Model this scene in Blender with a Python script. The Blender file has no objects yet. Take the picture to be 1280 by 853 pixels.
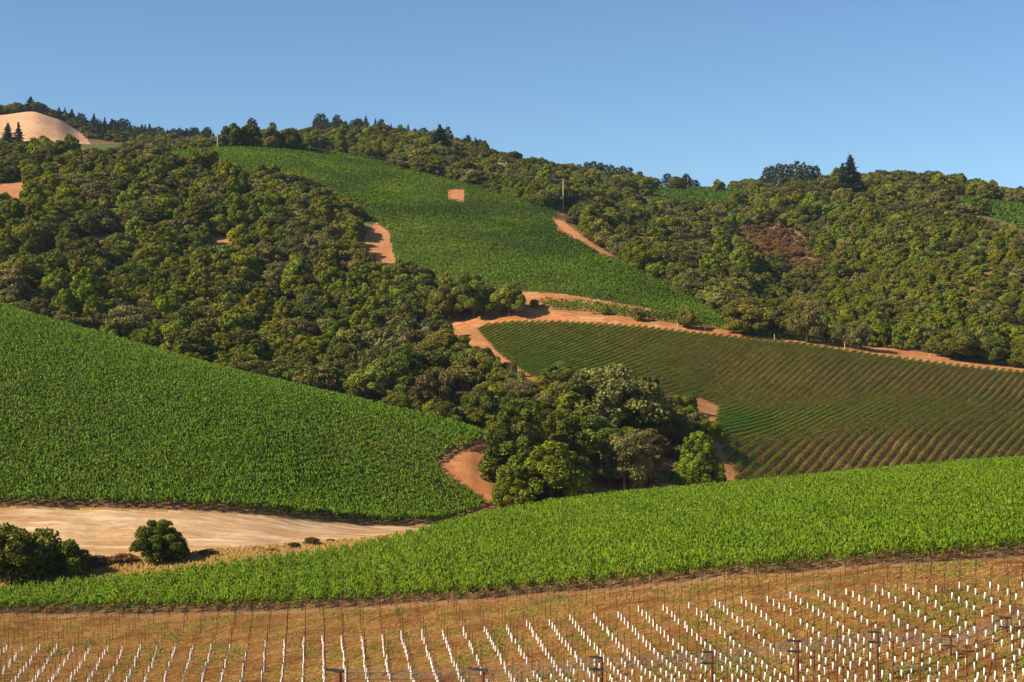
import bpy, math, random
import numpy as np
random.seed(5)
rng = np.random.default_rng(11)
C = bpy.context.scene
COL = C.collection

# ------------------------------------------------------------------ camera, sky, sun, exposure
F, CX, CY = 1850.0, 640.0, 426.5           # focal length and centre in pixels of the 1280x853 photograph
cd = bpy.data.cameras.new('camera')
cd.sensor_width = 36.0
cd.lens = F / 1280.0 * 36.0
cd.clip_start, cd.clip_end = 0.5, 20000.0
cam = bpy.data.objects.new('camera', cd)
cam.location = (0, 0, 0)
cam.rotation_euler = (math.pi / 2, 0, 0)
COL.objects.link(cam)
C.camera = cam

SUN_EL, SUN_AZ = math.radians(35), math.radians(-113)     # azimuth from +Y, clockwise; -128: behind the left shoulder
sun_dir = np.array([math.sin(SUN_AZ) * math.cos(SUN_EL), math.cos(SUN_AZ) * math.cos(SUN_EL), math.sin(SUN_EL)])
w = bpy.data.worlds.new('World')
C.world = w
w.use_nodes = True
nt = w.node_tree
bg = nt.nodes['Background']
sk = nt.nodes.new('ShaderNodeTexSky')
sk.sky_type = 'NISHITA'
sk.sun_disc = False
sk.sun_elevation = SUN_EL
sk.sun_rotation = SUN_AZ
sk.altitude = 1200
sk.air_density = 1.0
sk.dust_density = 0.0
sk.ozone_density = 4.0
tintn = nt.nodes.new('ShaderNodeMix'); tintn.data_type = 'RGBA'; tintn.blend_type = 'MULTIPLY'; tintn.inputs[0].default_value = 1.0
tintn.inputs[7].default_value = (.90, 1.03, 1.06, 1)          # slightly bluer air
nt.links.new(sk.outputs[0], tintn.inputs[6]); nt.links.new(tintn.outputs[2], bg.inputs[0])
bg.inputs[1].default_value = 0.077
sd = bpy.data.lights.new('sun', 'SUN')
sd.energy = 5.0
sd.angle = math.radians(0.53)
sd.color = (1.0, 0.85, 0.62)
so = bpy.data.objects.new('sun', sd)
from mathutils import Vector
so.rotation_euler = Vector(sun_dir).to_track_quat('Z', 'Y').to_euler()
COL.objects.link(so)
C.view_settings.view_transform = 'Standard'
C.view_settings.look = 'None'
C.view_settings.exposure = 0.70
C.view_settings.gamma = 1.0
C.cycles.max_bounces = 5
C.cycles.diffuse_bounces = 3
C.cycles.transmission_bounces = 3
C.cycles.transparent_max_bounces = 4

# ------------------------------------------------------------------ terrain: profile lines (photo column, row, depth)
CURVES = [
 # near slope under the camera (row is found from z)
 [(-700, ('z', -1.7), 3), (1980, ('z', -1.7), 3)],
 [(-700, ('z', -15.5), 50), (640, ('z', -15), 50), (1980, ('z', -14), 50)],
 # bottom of the frame
 [(-700, 860, 165), (0, 860, 165), (400, 860, 150), (640, 860, 136), (900, 860, 122), (1280, 860, 108), (1980, 860, 100)],
 # front edge of the grown vines
 [(-700, 785, 225), (0, 771, 205), (200, 771, 195), (400, 765, 185), (600, 753, 175), (800, 736, 165), (1000, 717, 155), (1280, 698, 146), (1980, 660, 135)],
 # crest of the grown vines
 [(-700, 790, 240), (0, 751, 225), (200, 730, 232), (300, 716, 236), (400, 704, 241), (450, 695, 245), (520, 679, 249), (600, 659, 253), (700, 641, 262), (800, 628, 270), (900, 619, 278), (1000, 609, 285), (1100, 599, 292), (1280, 584, 305), (1980, 545, 330)],
 # behind the crest
 [(-700, 740, 258), (0, 712, 243), (100, 706, 246), (200, 698, 249), (300, 689, 253), (400, 682, 262), (450, 671, 274), (500, 664, 290), (600, 669, 294), (700, 668, 310), (800, 680, 322), (900, 684, 338), (1000, 685, 348), (1280, 656, 365), (1980, 640, 385)],
 # foot of the far vineyards
 [(-700, 628, 262), (0, 634, 275), (200, 637, 279), (300, 641, 284), (400, 650, 297), (480, 658, 308), (560, 654, 322), (620, 642, 335), (700, 633, 352), (760, 617, 372), (830, 611, 387), (900, 604, 404), (1000, 600, 418), (1100, 594, 425), (1280, 580, 440), (1980, 560, 470)],
 # crest of the left vineyard / lower step of the striped one
 [(-700, 300, 560), (0, 388, 480), (150, 432, 455), (300, 473, 430), (450, 508, 410), (560, 533, 392), (610, 555, 380), (650, 585, 372), (700, 575, 388), (760, 560, 406), (830, 552, 421), (900, 552, 430), (960, 556, 438), (1040, 548, 449), (1160, 541, 460), (1280, 540, 476), (1980, 430, 520)],
 # dip behind the left vineyard / bench of the striped one
 [(-700, 340, 600), (0, 434, 530), (150, 470, 510), (300, 504, 480), (450, 528, 455), (560, 536, 440), (620, 518, 444), (700, 503, 462), (780, 497, 482), (850, 503, 492), (900, 511, 496), (960, 513, 498), (1040, 503, 508), (1160, 496, 520), (1280, 505, 518), (1980, 430, 560)],
 # lower edge of the dirt road
 [(-700, 300, 650), (0, 375, 580), (150, 415, 565), (300, 445, 552), (450, 455, 560), (540, 428, 588), (600, 408, 600), (700, 404, 598), (800, 410, 591), (900, 421, 584), (1000, 431, 577), (1100, 446, 570), (1200, 459, 565), (1280, 467, 560), (1980, 520, 540)],
 # upper edge of the dirt road
 [(-700, 260, 720), (0, 330, 640), (150, 360, 630), (300, 385, 625), (450, 395, 625), (540, 395, 622), (600, 386, 622), (660, 373, 626), (750, 383, 619), (850, 399, 611), (900, 407, 607), (950, 414, 603), (1000, 421, 600), (1100, 436, 595), (1200, 449, 592), (1280, 457, 590), (1980, 490, 590)],
 # middle of the hill
 [(-700, 220, 800), (0, 260, 740), (150, 270, 740), (300, 290, 730), (450, 308, 720), (520, 318, 715), (600, 318, 712), (700, 325, 705), (800, 352, 680), (850, 376, 660), (900, 394, 645), (950, 406, 640), (1000, 408, 650), (1100, 400, 660), (1200, 388, 672), (1280, 372, 685), (1980, 260, 760)],
 # upper hill / near spur
 [(-700, 190, 900), (0, 208, 850), (150, 208, 850), (200, 206, 850), (300, 228, 835), (400, 240, 825), (450, 250, 812), (520, 262, 800), (600, 284, 780), (700, 300, 762), (750, 320, 740), (800, 338, 725), (850, 356, 715), (900, 372, 720), (960, 388, 722), (1000, 388, 728), (1050, 376, 742), (1100, 362, 756), (1150, 348, 766), (1200, 335, 776), (1280, 308, 790), (1980, 200, 860)],
 # fold of the hill vineyard
 [(-700, 182, 930), (0, 200, 880), (150, 200, 880), (250, 203, 880), (330, 208, 885), (400, 222, 882), (450, 238, 872), (520, 253, 856), (600, 275, 832), (700, 300, 792), (750, 312, 775), (800, 332, 758), (850, 350, 752), (900, 362, 765), (1000, 392, 775), (1050, 386, 788), (1100, 372, 798), (1150, 359, 806), (1200, 347, 814), (1280, 322, 824), (1980, 215, 890)],
 # crest
 [(-700, 178, 960), (0, 196, 905), (100, 189, 912), (180, 196, 915), (250, 186, 955), (330, 185, 962), (400, 196, 962), (450, 205, 950), (520, 221, 930), (600, 241, 900), (700, 268, 855), (750, 296, 830), (800, 318, 820), (850, 334, 820), (900, 342, 835), (1000, 372, 840), (1050, 362, 850), (1100, 352, 855), (1200, 328, 865), (1280, 308, 868), (1980, 215, 940)],
 # beyond the crest
 [(-700, 200, 1150), (0, 205, 1150), (100, 200, 1150), (180, 195, 1150), (250, 196, 1110), (330, 198, 1090), (400, 194, 1070), (500, 205, 1040), (600, 226, 1020), (700, 247, 985), (800, 285, 940), (900, 305, 955), (1000, 312, 960), (1050, 300, 960), (1100, 290, 960), (1200, 282, 960), (1280, 276, 960), (1980, 230, 1000)],
 # skyline
 [(-700, 180, 1500), (-200, 160, 1500), (0, 145, 1500), (40, 140, 1500), (70, 150, 1490), (100, 167, 1480), (180, 181, 1400), (250, 184, 1380), (330, 182, 1350), (400, 181, 1300), (450, 177, 1250), (530, 183, 1240), (600, 203, 1200), (650, 216, 1170), (700, 226, 1150), (760, 242, 1130), (830, 260, 1110), (900, 274, 1110), (950, 270, 1110), (1000, 250, 1110), (1060, 240, 1110), (1120, 242, 1115), (1180, 248, 1100), (1280, 260, 1080), (1980, 262, 1080)],
 # far ridge
 [(-700, 175, 1900), (0, 153, 1900), (80, 154, 1880), (150, 168, 1850), (200, 177, 1800), (300, 180, 1700), (400, 175, 1650), (500, 180, 1600), (600, 203, 1550), (700, 222, 1500), (760, 229, 1500), (830, 236, 1500), (880, 236, 1500), (930, 239, 1480), (980, 241, 1420), (1060, 236, 1370), (1120, 231, 1350), (1200, 240, 1340), (1280, 254, 1340), (1980, 262, 1340)],
 [(-700, 195, 2300), (0, 166, 2300), (200, 182, 2200), (400, 178, 2050), (500, 190, 2000), (600, 210, 1950), (700, 228, 1900), (830, 244, 1900), (930, 248, 1900), (1060, 245, 1900), (1280, 262, 1900), (1980, 275, 1900)],
 [(-700, ('z', 40), 6000), (1980, ('z', 40), 6000)],
]

def slopes(x, y):
    h = np.diff(x); d = np.diff(y) / h
    m = np.zeros_like(x)
    for i in range(1, len(x) - 1):
        if d[i - 1] * d[i] > 0:
            w1, w2 = 2 * h[i] + h[i - 1], h[i] + 2 * h[i - 1]
            m[i] = (w1 + w2) / (w1 / d[i - 1] + w2 / d[i])
    m[0], m[-1] = d[0], d[-1]
    return m

def pchip(x, y, q):
    x = np.asarray(x, float); y = np.asarray(y, float)
    if len(x) == 2:
        return np.interp(q, x, y)
    m = slopes(x, y)
    i = np.clip(np.searchsorted(x, q) - 1, 0, len(x) - 2)
    h = x[i + 1] - x[i]; t = np.clip((q - x[i]) / h, 0, 1)
    return (y[i] * (1 + 2 * t) * (1 - t) ** 2 + h * m[i] * t * (1 - t) ** 2 + y[i + 1] * t * t * (3 - 2 * t) + h * m[i + 1] * t * t * (t - 1))

PX = np.concatenate([np.arange(-700, -60, 20.), np.arange(-60, 1340, 2.5), np.arange(1340, 1981, 20.)])
DG = np.concatenate([np.array([3, 12, 25, 40, 55, 70, 80, 90.]), np.arange(96, 330, 1.5), np.arange(330, 660, 1.6), np.arange(660, 1000, 1.5), np.arange(1000, 2000, 8.), np.arange(2000, 2400, 40.), np.array([2700, 3500, 4600, 6000.])])
KD, KZ = [], []
for cv in CURVES:
    xs = [p[0] for p in cv]
    D = pchip(xs, [p[2] for p in cv], PX)
    if isinstance(cv[0][1], tuple):
        z = pchip(xs, [p[1][1] for p in cv], PX)
    else:
        z = (CY - pchip(xs, [p[1] for p in cv], PX)) / F * D
    KD.append(D); KZ.append(z)
KD, KZ = np.array(KD), np.array(KZ)
ZT = np.array([pchip(KD[:, i], KZ[:, i], DG) for i in range(len(PX))])      # [column, depth]
XT = (PX[:, None] - CX) / F * DG[None, :]

def wavy(x, y, wl, seed):
    r = np.random.default_rng(seed); s = 0
    for k in range(7):
        a = r.uniform(0, 6.283); ww = wl * r.uniform(0.6, 1.7)
        s = s + np.sin((x * math.cos(a) + y * math.sin(a)) * 6.283 / ww + r.uniform(0, 6.283))
    return s / 2.6
far_w = np.clip((DG - 640) / 150, 0, 1)[None, :]
ZT = ZT + far_w * (1.1 * wavy(XT, DG[None, :], 55, 1) + 2.0 * wavy(XT, DG[None, :], 130, 2)) * (np.clip(DG / 1500, 0, 1) * np.clip((1300 - DG) / 150, .12, 1))[None, :]
near_w = np.clip((DG - 90) / 30, 0, 1)[None, :] * (1 - far_w)
ZT = ZT + near_w * 0.10 * wavy(XT, DG[None, :], 14, 3)
PYT = CY - ZT / DG[None, :] * F
run = np.minimum.accumulate(np.where(DG[None, :] < 95, 1e4, PYT), axis=1)
HID = PYT - np.concatenate([np.full((len(PX), 1), 1e4), run[:, :-1]], axis=1)       # >0: hidden by that many rows of nearer ground

def lut(T, px, D):
    i = np.clip(np.searchsorted(PX, px) - 1, 0, len(PX) - 2); j = np.clip(np.searchsorted(DG, D) - 1, 0, len(DG) - 2)
    u = np.clip((px - PX[i]) / (PX[i + 1] - PX[i]), 0, 1); v = np.clip((D - DG[j]) / (DG[j + 1] - DG[j]), 0, 1)
    return T[i, j] * (1 - u) * (1 - v) + T[i + 1, j] * u * (1 - v) + T[i, j + 1] * (1 - u) * v + T[i + 1, j + 1] * u * v

def col_of(x, D): return CX + F * np.asarray(x, float) / D
def ground(x, D):
    x = np.asarray(x, float); D = np.asarray(D, float)
    return lut(ZT, col_of(x, D), D)
def row_of(x, D): return CY - ground(x, D) / D * F
def at(px, py, dmin=95.0, dmax=2300.0):
    """the first ground point seen in this column at this row"""
    ds = np.arange(dmin, dmax, 0.5)
    rows = CY - lut(ZT, np.full(len(ds), float(px)), ds) / ds * F
    k = np.argmax(rows <= py) if (rows <= py).any() else int(np.argmin(rows))
    D = ds[k]; x = (px - CX) / F * D
    return x, D, float(ground(x, D))

def inside(px, py, poly):
    px = np.asarray(px, float); py = np.asarray(py, float)
    r = np.zeros(px.shape, bool); n = len(poly)
    for i in range(n):
        (x1, y1), (x2, y2) = poly[i], poly[(i + 1) % n]
        c = ((y1 > py) != (y2 > py)) & (px < (x2 - x1) * (py - y1) / ((y2 - y1) if y2 != y1 else 1e-9) + x1)
        r ^= c
    return r

# ------------------------------------------------------------------ helpers: meshes, materials, tags
def mesh_np(name, V, Fq, mats, mi=None, tint=None, smooth=False):
    """V (n,3), Fq (m,4) or (m,3) -> mesh"""
    me = bpy.data.meshes.new(name)
    k = Fq.shape[1]
    me.vertices.add(len(V)); me.vertices.foreach_set('co', np.ascontiguousarray(V, np.float32).ravel())
    me.loops.add(Fq.size); me.loops.foreach_set('vertex_index', np.ascontiguousarray(Fq, np.int32).ravel())
    me.polygons.add(len(Fq))
    me.polygons.foreach_set('loop_start', np.arange(0, Fq.size, k, dtype=np.int32))
    me.polygons.foreach_set('loop_total', np.full(len(Fq), k, np.int32))
    for m in mats: me.materials.append(m)
    if mi is not None: me.polygons.foreach_set('material_index', np.ascontiguousarray(mi, np.int32))
    if smooth: me.polygons.foreach_set('use_smooth', np.ones(len(Fq), bool))
    if tint is not None:
        a = me.attributes.new('tint', 'FLOAT', 'FACE'); a.data.foreach_set('value', np.ascontiguousarray(tint, np.float32))
    me.update(calc_edges=True); me.validate()
    return me

def obj(name, me, parent=None, loc=None):
    o = bpy.data.objects.new(name, me); COL.objects.link(o)
    if parent is not None: o.parent = parent
    if loc is not None: o.location = loc
    return o
def tag(o, label, cat, group=None):
    o['label'] = label; o['category'] = cat
    if group: o['group'] = group
    return o
def thing(name, label, cat, loc, rz=0.0, group=None):
    o = bpy.data.objects.new(name, None); COL.objects.link(o)
    o.location = loc; o.rotation_euler = (0, 0, rz); o.empty_display_size = 0.3
    return tag(o, label, cat, group)

def norm(a): return a / np.maximum(np.linalg.norm(a, axis=1, keepdims=True), 1e-9)
def leaves(P, N, W, L, up=None):
    """one kite-shaped leaf spray per point: verts and quads"""
    n = len(P); N = norm(N)
    if up is None: up = rng.normal(size=(n, 3))
    B = norm(up - (up * N).sum(1, keepdims=True) * N)
    T = np.cross(N, B)
    W = np.broadcast_to(W, (n,))[:, None]; L = np.broadcast_to(L, (n,))[:, None]
    V = np.stack([P - B * L * .5, P + T * W * .5 + B * L * .08, P + B * L * .5 + N * L * .08, P - T * W * .5 + B * L * .08], 1).reshape(-1, 3)
    return V, np.arange(n * 4).reshape(n, 4)

class MB:
    """boxes and tapered tubes collected into one mesh"""
    def __init__(s): s.v = []; s.f = []; s.n = 0
    def add(s, V, Fq): s.v.append(np.asarray(V, float)); s.f.append(np.asarray(Fq, int) + s.n); s.n += len(V)
    def box(s, c, d, rz=0.0, tilt=None):
        c = np.asarray(c, float); d = np.asarray(d, float) / 2
        V = np.array([(x, y, z) for x in (-1, 1) for y in (-1, 1) for z in (-1, 1)], float) * d
        cr, sr = math.cos(rz), math.sin(rz)
        V = np.stack([V[:, 0] * cr - V[:, 1] * sr, V[:, 0] * sr + V[:, 1] * cr, V[:, 2]], 1) + c
        s.add(V, [(0, 1, 3, 2), (4, 6, 7, 5), (0, 4, 5, 1), (2, 3, 7, 6), (0, 2, 6, 4), (1, 5, 7, 3)])
    def tube(s, pts, rad, k=7):
        pts = np.asarray(pts, float); n = len(pts); rad = np.broadcast_to(rad, (n,))
        rings = []
        for i in range(n):
            d = pts[min(i + 1, n - 1)] - pts[max(i - 1, 0)]; d = d / np.linalg.norm(d)
            a = np.cross(d, (0, 1, 0.13) if abs(d[1]) < .9 else (1, 0, 0)); a /= np.linalg.norm(a); b = np.cross(d, a)
            t = np.arange(k) * 2 * math.pi / k
            rings.append(pts[i] + rad[i] * (np.cos(t)[:, None] * a + np.sin(t)[:, None] * b))
        V = np.concatenate(rings + [pts[:1], pts[-1:]]); Q = []
        for i in range(n - 1):
            for j in range(k):
                Q.append((i * k + j, i * k + (j + 1) % k, (i + 1) * k + (j + 1) % k, (i + 1) * k + j))
        for j in range(k):
            Q.append((n * k, (j + 1) % k, j, j)); Q.append((n * k + 1, (n - 1) * k + j, (n - 1) * k + (j + 1) % k, (n - 1) * k + (j + 1) % k))
        s.add(V, Q)
    def mesh(s, name, mat, smooth=False):
        me = bpy.data.meshes.new(name)
        V = np.concatenate(s.v); Q = np.concatenate(s.f)
        me.from_pydata(V.tolist(), [], [tuple(dict.fromkeys(q)) for q in Q.tolist()])
        me.materials.append(mat)
        if smooth:
            for p in me.polygons: p.use_smooth = True
        me.update()
        return me

def new_mat(name):
    m = bpy.data.materials.new(name); m.use_nodes = True
    n = m.node_tree.nodes; l = m.node_tree.links
    b = n['Principled BSDF']
    b.inputs['Roughness'].default_value = 0.85
    b.inputs['Specular IOR Level'].default_value = 0.2
    return m, n, l, b
def rgb(n, c):
    x = n.new('ShaderNodeRGB'); x.outputs[0].default_value = (*c, 1); return x.outputs[0]
def mixc(n, l, f, a, b, mode='MIX'):
    x = n.new('ShaderNodeMix'); x.data_type = 'RGBA'; x.blend_type = mode
    for s, v in ((x.inputs[0], f), (x.inputs[6], a), (x.inputs[7], b)):
        if isinstance(v, (int, float)): s.default_value = v
        elif isinstance(v, tuple): s.default_value = (*v, 1)
        else: l.new(v, s)
    return x.outputs[2]
def noise(n, l, vec, scale, detail=4, rough=0.6):
    x = n.new('ShaderNodeTexNoise'); x.inputs['Scale'].default_value = scale; x.inputs['Detail'].default_value = detail; x.inputs['Roughness'].default_value = rough
    l.new(vec, x.inputs['Vector']); return x.outputs['Fac']
def ramp(n, l, f, a, b):
    x = n.new('ShaderNodeMapRange'); x.inputs['From Min'].default_value = a; x.inputs['From Max'].default_value = b
    l.new(f, x.inputs['Value']); return x.outputs[0]
def scaled(n, l, vec, s, rz=0.0):
    x = n.new('ShaderNodeMapping'); x.inputs['Scale'].default_value = s; x.inputs['Rotation'].default_value = (0, 0, rz); l.new(vec, x.inputs['Vector']); return x.outputs[0]

def leaf_mat(name, dark, light, var=0.35, hue=0.03, trans=0.25, rough=0.55):
    m, n, l, b = new_mat(name)
    at_ = n.new('ShaderNodeAttribute'); at_.attribute_name = 'tint'
    oi = n.new('ShaderNodeObjectInfo')
    c = mixc(n, l, at_.outputs['Fac'], dark, light)
    hs = n.new('ShaderNodeHueSaturation'); l.new(c, hs.inputs['Color'])
    h = n.new('ShaderNodeMapRange'); h.inputs['To Min'].default_value = 0.5 - hue; h.inputs['To Max'].default_value = 0.5 + hue; l.new(oi.outputs['Random'], h.inputs['Value']); l.new(h.outputs[0], hs.inputs['Hue'])
    wn = n.new('ShaderNodeTexWhiteNoise'); wn.noise_dimensions = '1D'; l.new(oi.outputs['Random'], wn.inputs['W'])
    v = n.new('ShaderNodeMapRange'); v.inputs['To Min'].default_value = 1 - var; v.inputs['To Max'].default_value = 1 + var; l.new(wn.outputs['Value'], v.inputs['Value']); l.new(v.outputs[0], hs.inputs['Value'])
    l.new(hs.outputs[0], b.inputs['Base Color'])
    b.inputs['Roughness'].default_value = rough; b.inputs['Specular IOR Level'].default_value = 0.12
    tr = n.new('ShaderNodeBsdfTranslucent'); l.new(hs.outputs[0], tr.inputs['Color'])
    mx = n.new('ShaderNodeMixShader'); mx.inputs[0].default_value = trans
    l.new(b.outputs[0], mx.inputs[1]); l.new(tr.outputs[0], mx.inputs[2])
    l.new(mx.outputs[0], n['Material Output'].inputs['Surface'])
    return m
def plain_mat(name, c, rough=0.7, vary=0.25, metal=0.0):
    m, n, l, b = new_mat(name)
    g = n.new('ShaderNodeTexCoord')
    f = noise(n, l, g.outputs['Object'], 3.0)
    l.new(mixc(n, l, ramp(n, l, f, 0.3, 0.7), tuple(x * (1 - vary) for x in c), tuple(min(1, x * (1 + vary)) for x in c)), b.inputs['Base Color'])
    b.inputs['Roughness'].default_value = rough; b.inputs['Metallic'].default_value = metal
    return m
def soil_mat(name, base, alt, third, s1, s2, stretch=(1, 1, 1), rz=0.0, bump=0.3, cut2=(0.5, 0.65), fine=5.0, grain=(.62, 1.3)):
    """ground: two soils in patches of size s1, a third cover (weeds, straw, pale dust) in patches of size s2, fine grain"""
    m, n, l, b = new_mat(name)
    g = n.new('ShaderNodeNewGeometry'); p = g.outputs['Position']
    ps = scaled(n, l, p, stretch, rz)
    a = noise(n, l, ps, 1.0 / s1, 5, 0.65)
    c = mixc(n, l, ramp(n, l, a, 0.38, 0.62), base, alt)
    a2 = noise(n, l, ps, 1.0 / s2, 6, 0.7)
    c = mixc(n, l, ramp(n, l, a2, *cut2), c, third)
    a3 = noise(n, l, ps, fine, 5, 0.75)
    x = n.new('ShaderNodeMapRange'); x.inputs['From Min'].default_value = .3; x.inputs['From Max'].default_value = .7; x.inputs['To Min'].default_value = grain[0]; x.inputs['To Max'].default_value = grain[1]
    l.new(a3, x.inputs['Value'])
    vm = n.new('ShaderNodeVectorMath'); vm.operation = 'SCALE'; l.new(c, vm.inputs[0]); l.new(x.outputs[0], vm.inputs['Scale'])
    l.new(vm.outputs[0], b.inputs['Base Color'])
    b.inputs['Roughness'].default_value = 1.0; b.inputs['Specular IOR Level'].default_value = 0.05
    bp = n.new('ShaderNodeBump'); bp.inputs['Strength'].default_value = bump; bp.inputs['Distance'].default_value = 0.3
    l.new(a3, bp.inputs['Height']); l.new(bp.outputs[0], b.inputs['Normal'])
    return m

M = {}
M['oak'] = leaf_mat('oak_leaves', (.038, .044, .006), (.255, .256, .032), .48, .032)
M['grove'] = leaf_mat('grove_leaves', (.045, .062, .005), (.245, .272, .024), .25, .02)
M['willow'] = leaf_mat('willow_leaves', (.060, .090, .006), (.290, .345, .022), .12, .012, .2)
M['bay'] = leaf_mat('bay_leaves', (.080, .098, .006), (.330, .340, .018), .30, .03, .28)
M['olive'] = leaf_mat('olive_leaves', (.064, .060, .016), (.300, .262, .075), .30, .03)
M['rust'] = leaf_mat('rusty_leaves', (.110, .060, .020), (.280, .150, .050), .30, .02)
M['needle'] = leaf_mat('needles', (.020, .034, .023), (.060, .086, .060), .25, .02, .1)
M['vine'] = leaf_mat('vine_leaves', (.012, .033, .001), (.163, .264, .004), .07, .008, .13)
M['vine_far'] = leaf_mat('left_vine_leaves', (.012, .036, .001), (.125, .222, .004), .07, .008, .13)
M['vine_row'] = leaf_mat('striped_vine_leaves', (.060, .125, .005), (.200, .360, .012), .10, .012, .34)
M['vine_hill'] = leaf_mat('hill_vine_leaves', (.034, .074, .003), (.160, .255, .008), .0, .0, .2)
M['shoot'] = leaf_mat('shoot_leaves', (.05, .11, .01), (.14, .25, .02), .2, .02)
M['straw'] = leaf_mat('straw', (.34, .22, .06), (.68, .48, .14), .2, .02, .2)
M['weed'] = leaf_mat('weed_leaves', (.12, .12, .02), (.26, .24, .05), .2, .02, .2)
M['bark'] = plain_mat('bark', (.10, .075, .052), .95, .4)
M['pale_bark'] = plain_mat('pale_bark', (.30, .26, .21), .95, .35)
M['rust_steel'] = plain_mat('rusted_steel', (.16, .048, .018), .8, .3)
M['dark_steel'] = plain_mat('dark_steel', (.022, .018, .016), .6, .3)
M['stake'] = plain_mat('brown_stake', (.085, .040, .020), .8, .3)
M['tube'] = plain_mat('white_plastic', (.88, .86, .82), .5, .04)
M['wire'] = plain_mat('galvanised_wire', (.42, .40, .38), .5, .1)
M['pole'] = plain_mat('weathered_pole', (.52, .40, .27), .85, .2)
M['paint'] = plain_mat('pale_paint', (.62, .52, .40), .8, .1)
M['roof'] = plain_mat('tan_roof', (.48, .32, .17), .8, .2)

# ------------------------------------------------------------------ zones of the ground
ROWDIR = -0.135                                   # near rows: metres sideways per metre of depth
P_DIRT = [(-700, 612), (-60, 634), (0, 636), (200, 639), (300, 643), (390, 652), (450, 657), (500, 658), (530, 662), (500, 672), (470, 677), (400, 683), (300, 690), (200, 699), (120, 702), (-60, 708), (-700, 720)]
P_LEFTV = [(-700, 290), (-60, 372), (0, 388), (150, 432), (300, 473), (450, 508), (560, 533), (612, 550), (590, 560), (556, 574), (545, 588), (562, 606), (590, 622), (606, 636), (575, 650), (540, 656), (480, 657), (400, 650), (300, 641), (200, 637), (0, 634), (-60, 633), (-700, 620)]
P_TRACK = [(612, 552), (590, 560), (556, 574), (545, 588), (562, 606), (590, 622), (606, 636), (625, 642), (650, 640), (632, 622), (606, 600), (588, 588), (600, 575), (625, 560)]
P_STRIPE = [(592, 409), (640, 404), (700, 404), (800, 410), (900, 421), (1000, 431), (1100, 446), (1200, 459), (1280, 467), (1340, 473), (1480, 486), (1480, 600), (1280, 590), (1000, 608), (920, 612), (918, 592), (902, 560), (893, 536), (899, 510), (872, 498), (820, 496), (770, 497), (700, 482), (660, 470), (625, 445)]
P_ROAD = [(520, 402), (560, 392), (610, 388), (640, 384), (675, 388), (750, 396), (850, 409), (950, 421), (1040, 428), (1120, 436), (1200, 447), (1280, 455), (1400, 468), (1400, 486), (1280, 468), (1200, 460), (1100, 447), (1000, 432), (900, 422), (800, 411), (700, 405), (640, 405), (592, 410), (560, 412)]
P_HILLV = [(185, 200), (200, 180), (420, 180), (500, 212), (600, 236), (690, 264), (703, 280), (740, 312), (800, 342), (850, 368), (902, 397), (912, 408), (880, 405), (850, 400), (800, 391), (750, 383), (700, 376), (640, 371), (560, 365), (505, 345), (492, 320), (484, 292), (470, 282), (440, 275), (400, 245), (340, 222), (250, 210)]
P_BAND = [(-700, 800), (-700, 772), (-160, 760), (-60, 755), (0, 749), (200, 728), (300, 714), (400, 702), (450, 693), (520, 677), (600, 656), (700, 637), (800, 622), (900, 613), (1000, 603), (1100, 593), (1280, 578), (1480, 560), (1480, 686), (1280, 697), (1000, 716), (800, 735), (600, 752), (400, 764), (200, 770), (0, 770), (-60, 770)]
P_SQUARE = [(559, 237), (580, 237), (579, 254), (559, 250)]
P_CHUTE = [(455, 296), (470, 278), (486, 290), (492, 320), (506, 342), (480, 345), (462, 330)]
P_RIGHTROAD = [(690, 272), (706, 278), (735, 300), (770, 322), (752, 322), (718, 302), (696, 288)]
P_LOWROAD = [(640, 364), (700, 367), (760, 377), (810, 386), (850, 394), (810, 391), (760, 384), (700, 376), (650, 373)]
P_STRIP = [(672, 377), (720, 379), (780, 387), (850, 398), (905, 406), (960, 418), (1060, 432), (1060, 435), (960, 424), (905, 413), (850, 407), (750, 394), (680, 387)]
P_CUT = [(-60, 234), (0, 232), (22, 226), (36, 232), (34, 245), (14, 252), (0, 252), (-60, 254)]
P_BARE = [[(255, 300), (285, 296), (312, 292), (316, 302), (290, 308), (262, 312)], [(335, 300), (352, 298), (352, 312), (338, 314)], [(125, 298), (165, 290), (170, 300), (130, 310)], [(40, 328), (72, 315), (78, 326), (52, 342)], [(88, 305), (122, 296), (126, 306), (95, 316)]]
P_BROWN = [(905, 300), (935, 286), (970, 282), (1000, 296), (1025, 320), (1035, 345), (1012, 356), (980, 342), (940, 326)]
P_GOLD = [(-60, 150), (0, 143), (40, 139), (72, 149), (108, 170), (112, 180), (-60, 182)]
P_FARV = [[(800, 258), (815, 236), (830, 233), (890, 234), (935, 240), (935, 256), (880, 262)], [(1150, 246), (1165, 243), (1200, 247), (1280, 256), (1340, 260), (1400, 262), (1400, 300), (1290, 288), (1235, 272), (1185, 256)], [(110, 178), (175, 180), (175, 184), (110, 184)], [(1040, 240), (1130, 238), (1145, 243), (1060, 246)]]
P_MEADOW = [(60, 184), (175, 178), (185, 196), (60, 200)]

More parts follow.
